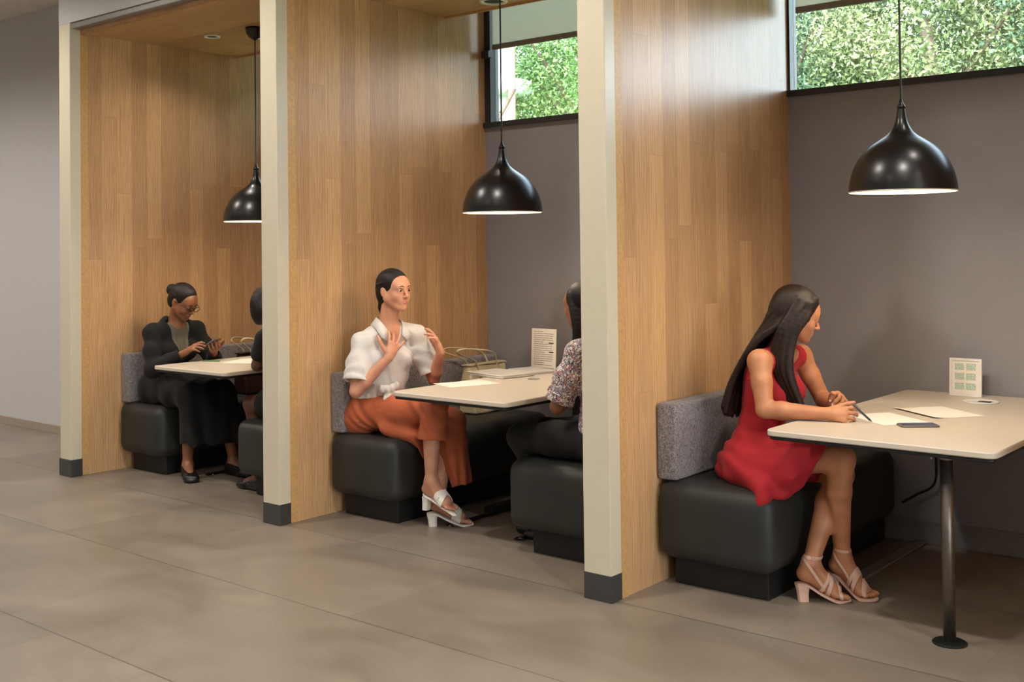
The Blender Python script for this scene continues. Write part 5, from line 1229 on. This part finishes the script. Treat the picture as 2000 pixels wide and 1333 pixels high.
# laptop and tablet on the middle table
t = thing('laptop', 'closed silver laptop lying on the middle table', 'laptop', (2.945, 1.04, .7455))
slab('base', (2.945, 1.04, .7470), (.985, -.17, 0), (.17, .985, 0), .325, .235, .009, SILVER, t, .003); slab('lid', (2.945, 1.04, .7568), (.985, -.17, 0), (.17, .985, 0), .325, .235, .007, SILVER, t, .003)
slab('hinge', (2.965, 1.153, .7545), (.985, -.17, 0), (.17, .985, 0), .26, .010, .006, CASE, t, .002)
tag(slab('notebook', (2.985, 1.285, .7455), (.97, -.22, 0), (.22, .97, 0), .25, .18, .014, SILVER, None, .003), 'thin pale gray notebook lying behind the laptop on the middle table', 'notebook')
# handbags
def handbag(loc, length, depth, height, label, body, handle, yaw, flop):
    t = thing('handbag', label, 'bag', loc, rz=yaw)
    S = Field((-length / 2 - .05, -depth / 2 - .05, -.01), (length / 2 + .05, depth / 2 + .05, height + .05), .005); l, d = length / 2, depth / 2
    def bagf(X, Y, Z):
        k = np.clip(Z / height, 0, 1); dd = d * (1 - .62 * k ** 1.4); ll = l * (1 + .05 * k)
        qx = np.abs(X) - (ll - .02); qy = np.abs(Y) - (dd - .018); qz = np.abs(Z - height / 2) - (height / 2 - .015)
        return (np.sqrt(np.maximum(qx, 0) ** 2 + np.maximum(qy, 0) ** 2 + np.maximum(qz, 0) ** 2) + np.minimum(np.maximum(np.maximum(qx, qy), qz), 0) - .015 + .003 * np.sin(30 * X + 20 * Z)).astype(np.float32)
    S.add(dict(f=bagf, bb=(V3(-l - .02, -d, 0), V3(l + .02, d, height)), k=0, mat=0)); b = S.mesh('bag_body', [body], t)
    for s in (-1, 1):
        bm = bmesh.new(); y = s * (d * .45 + .008); x0 = l * .48
        tube(bm, spline([(-x0, y, height * .70), (-x0 + flop * .15, y, height + .02), (flop, y + s * .012, height + .085), (flop + .045, y + s * .022, height + .108), (0, y + s * .018, height + .075), (x0 - .012, y, height + .015), (x0, y, height * .70)], 6), .0072, 8, .5); h = finish(bm, 'handle', handle, t, True)
        bm = bmesh.new()
        for a in (-1, 1): lathe(bm, [(0, -.003), (.010, -.003), (.010, .003), (0, .003)], (a * x0, y + s * .002, height * .72), 14, Matrix.Rotation(PI / 2, 3, 'X'))
        k = finish(bm, 'handle_studs', plain('brass_stud', '#b08a4e', .3, metal=1.0) if s < 0 else bpy.data.materials['brass_stud'], h); k['kind'] = 'stuff'
    bm = bmesh.new(); bbox(bm, (-l * 1.04, -d * .44, height - .006), (l * 1.04, d * .44, height + .002), .002); finish(bm, 'top_trim', body, t)
    return t
handbag((2.46, 1.455, .4525), .34, .15, .30, 'cream leather handbag on the bench beside the person in white', CREAM, CREAM, PI / 2, -.30)
handbag((.49, 1.25, .4525), .36, .16, .29, 'dark brown handbag with light handles on the bench behind the left table', DKBR, CREAM, PI / 2, -.20)
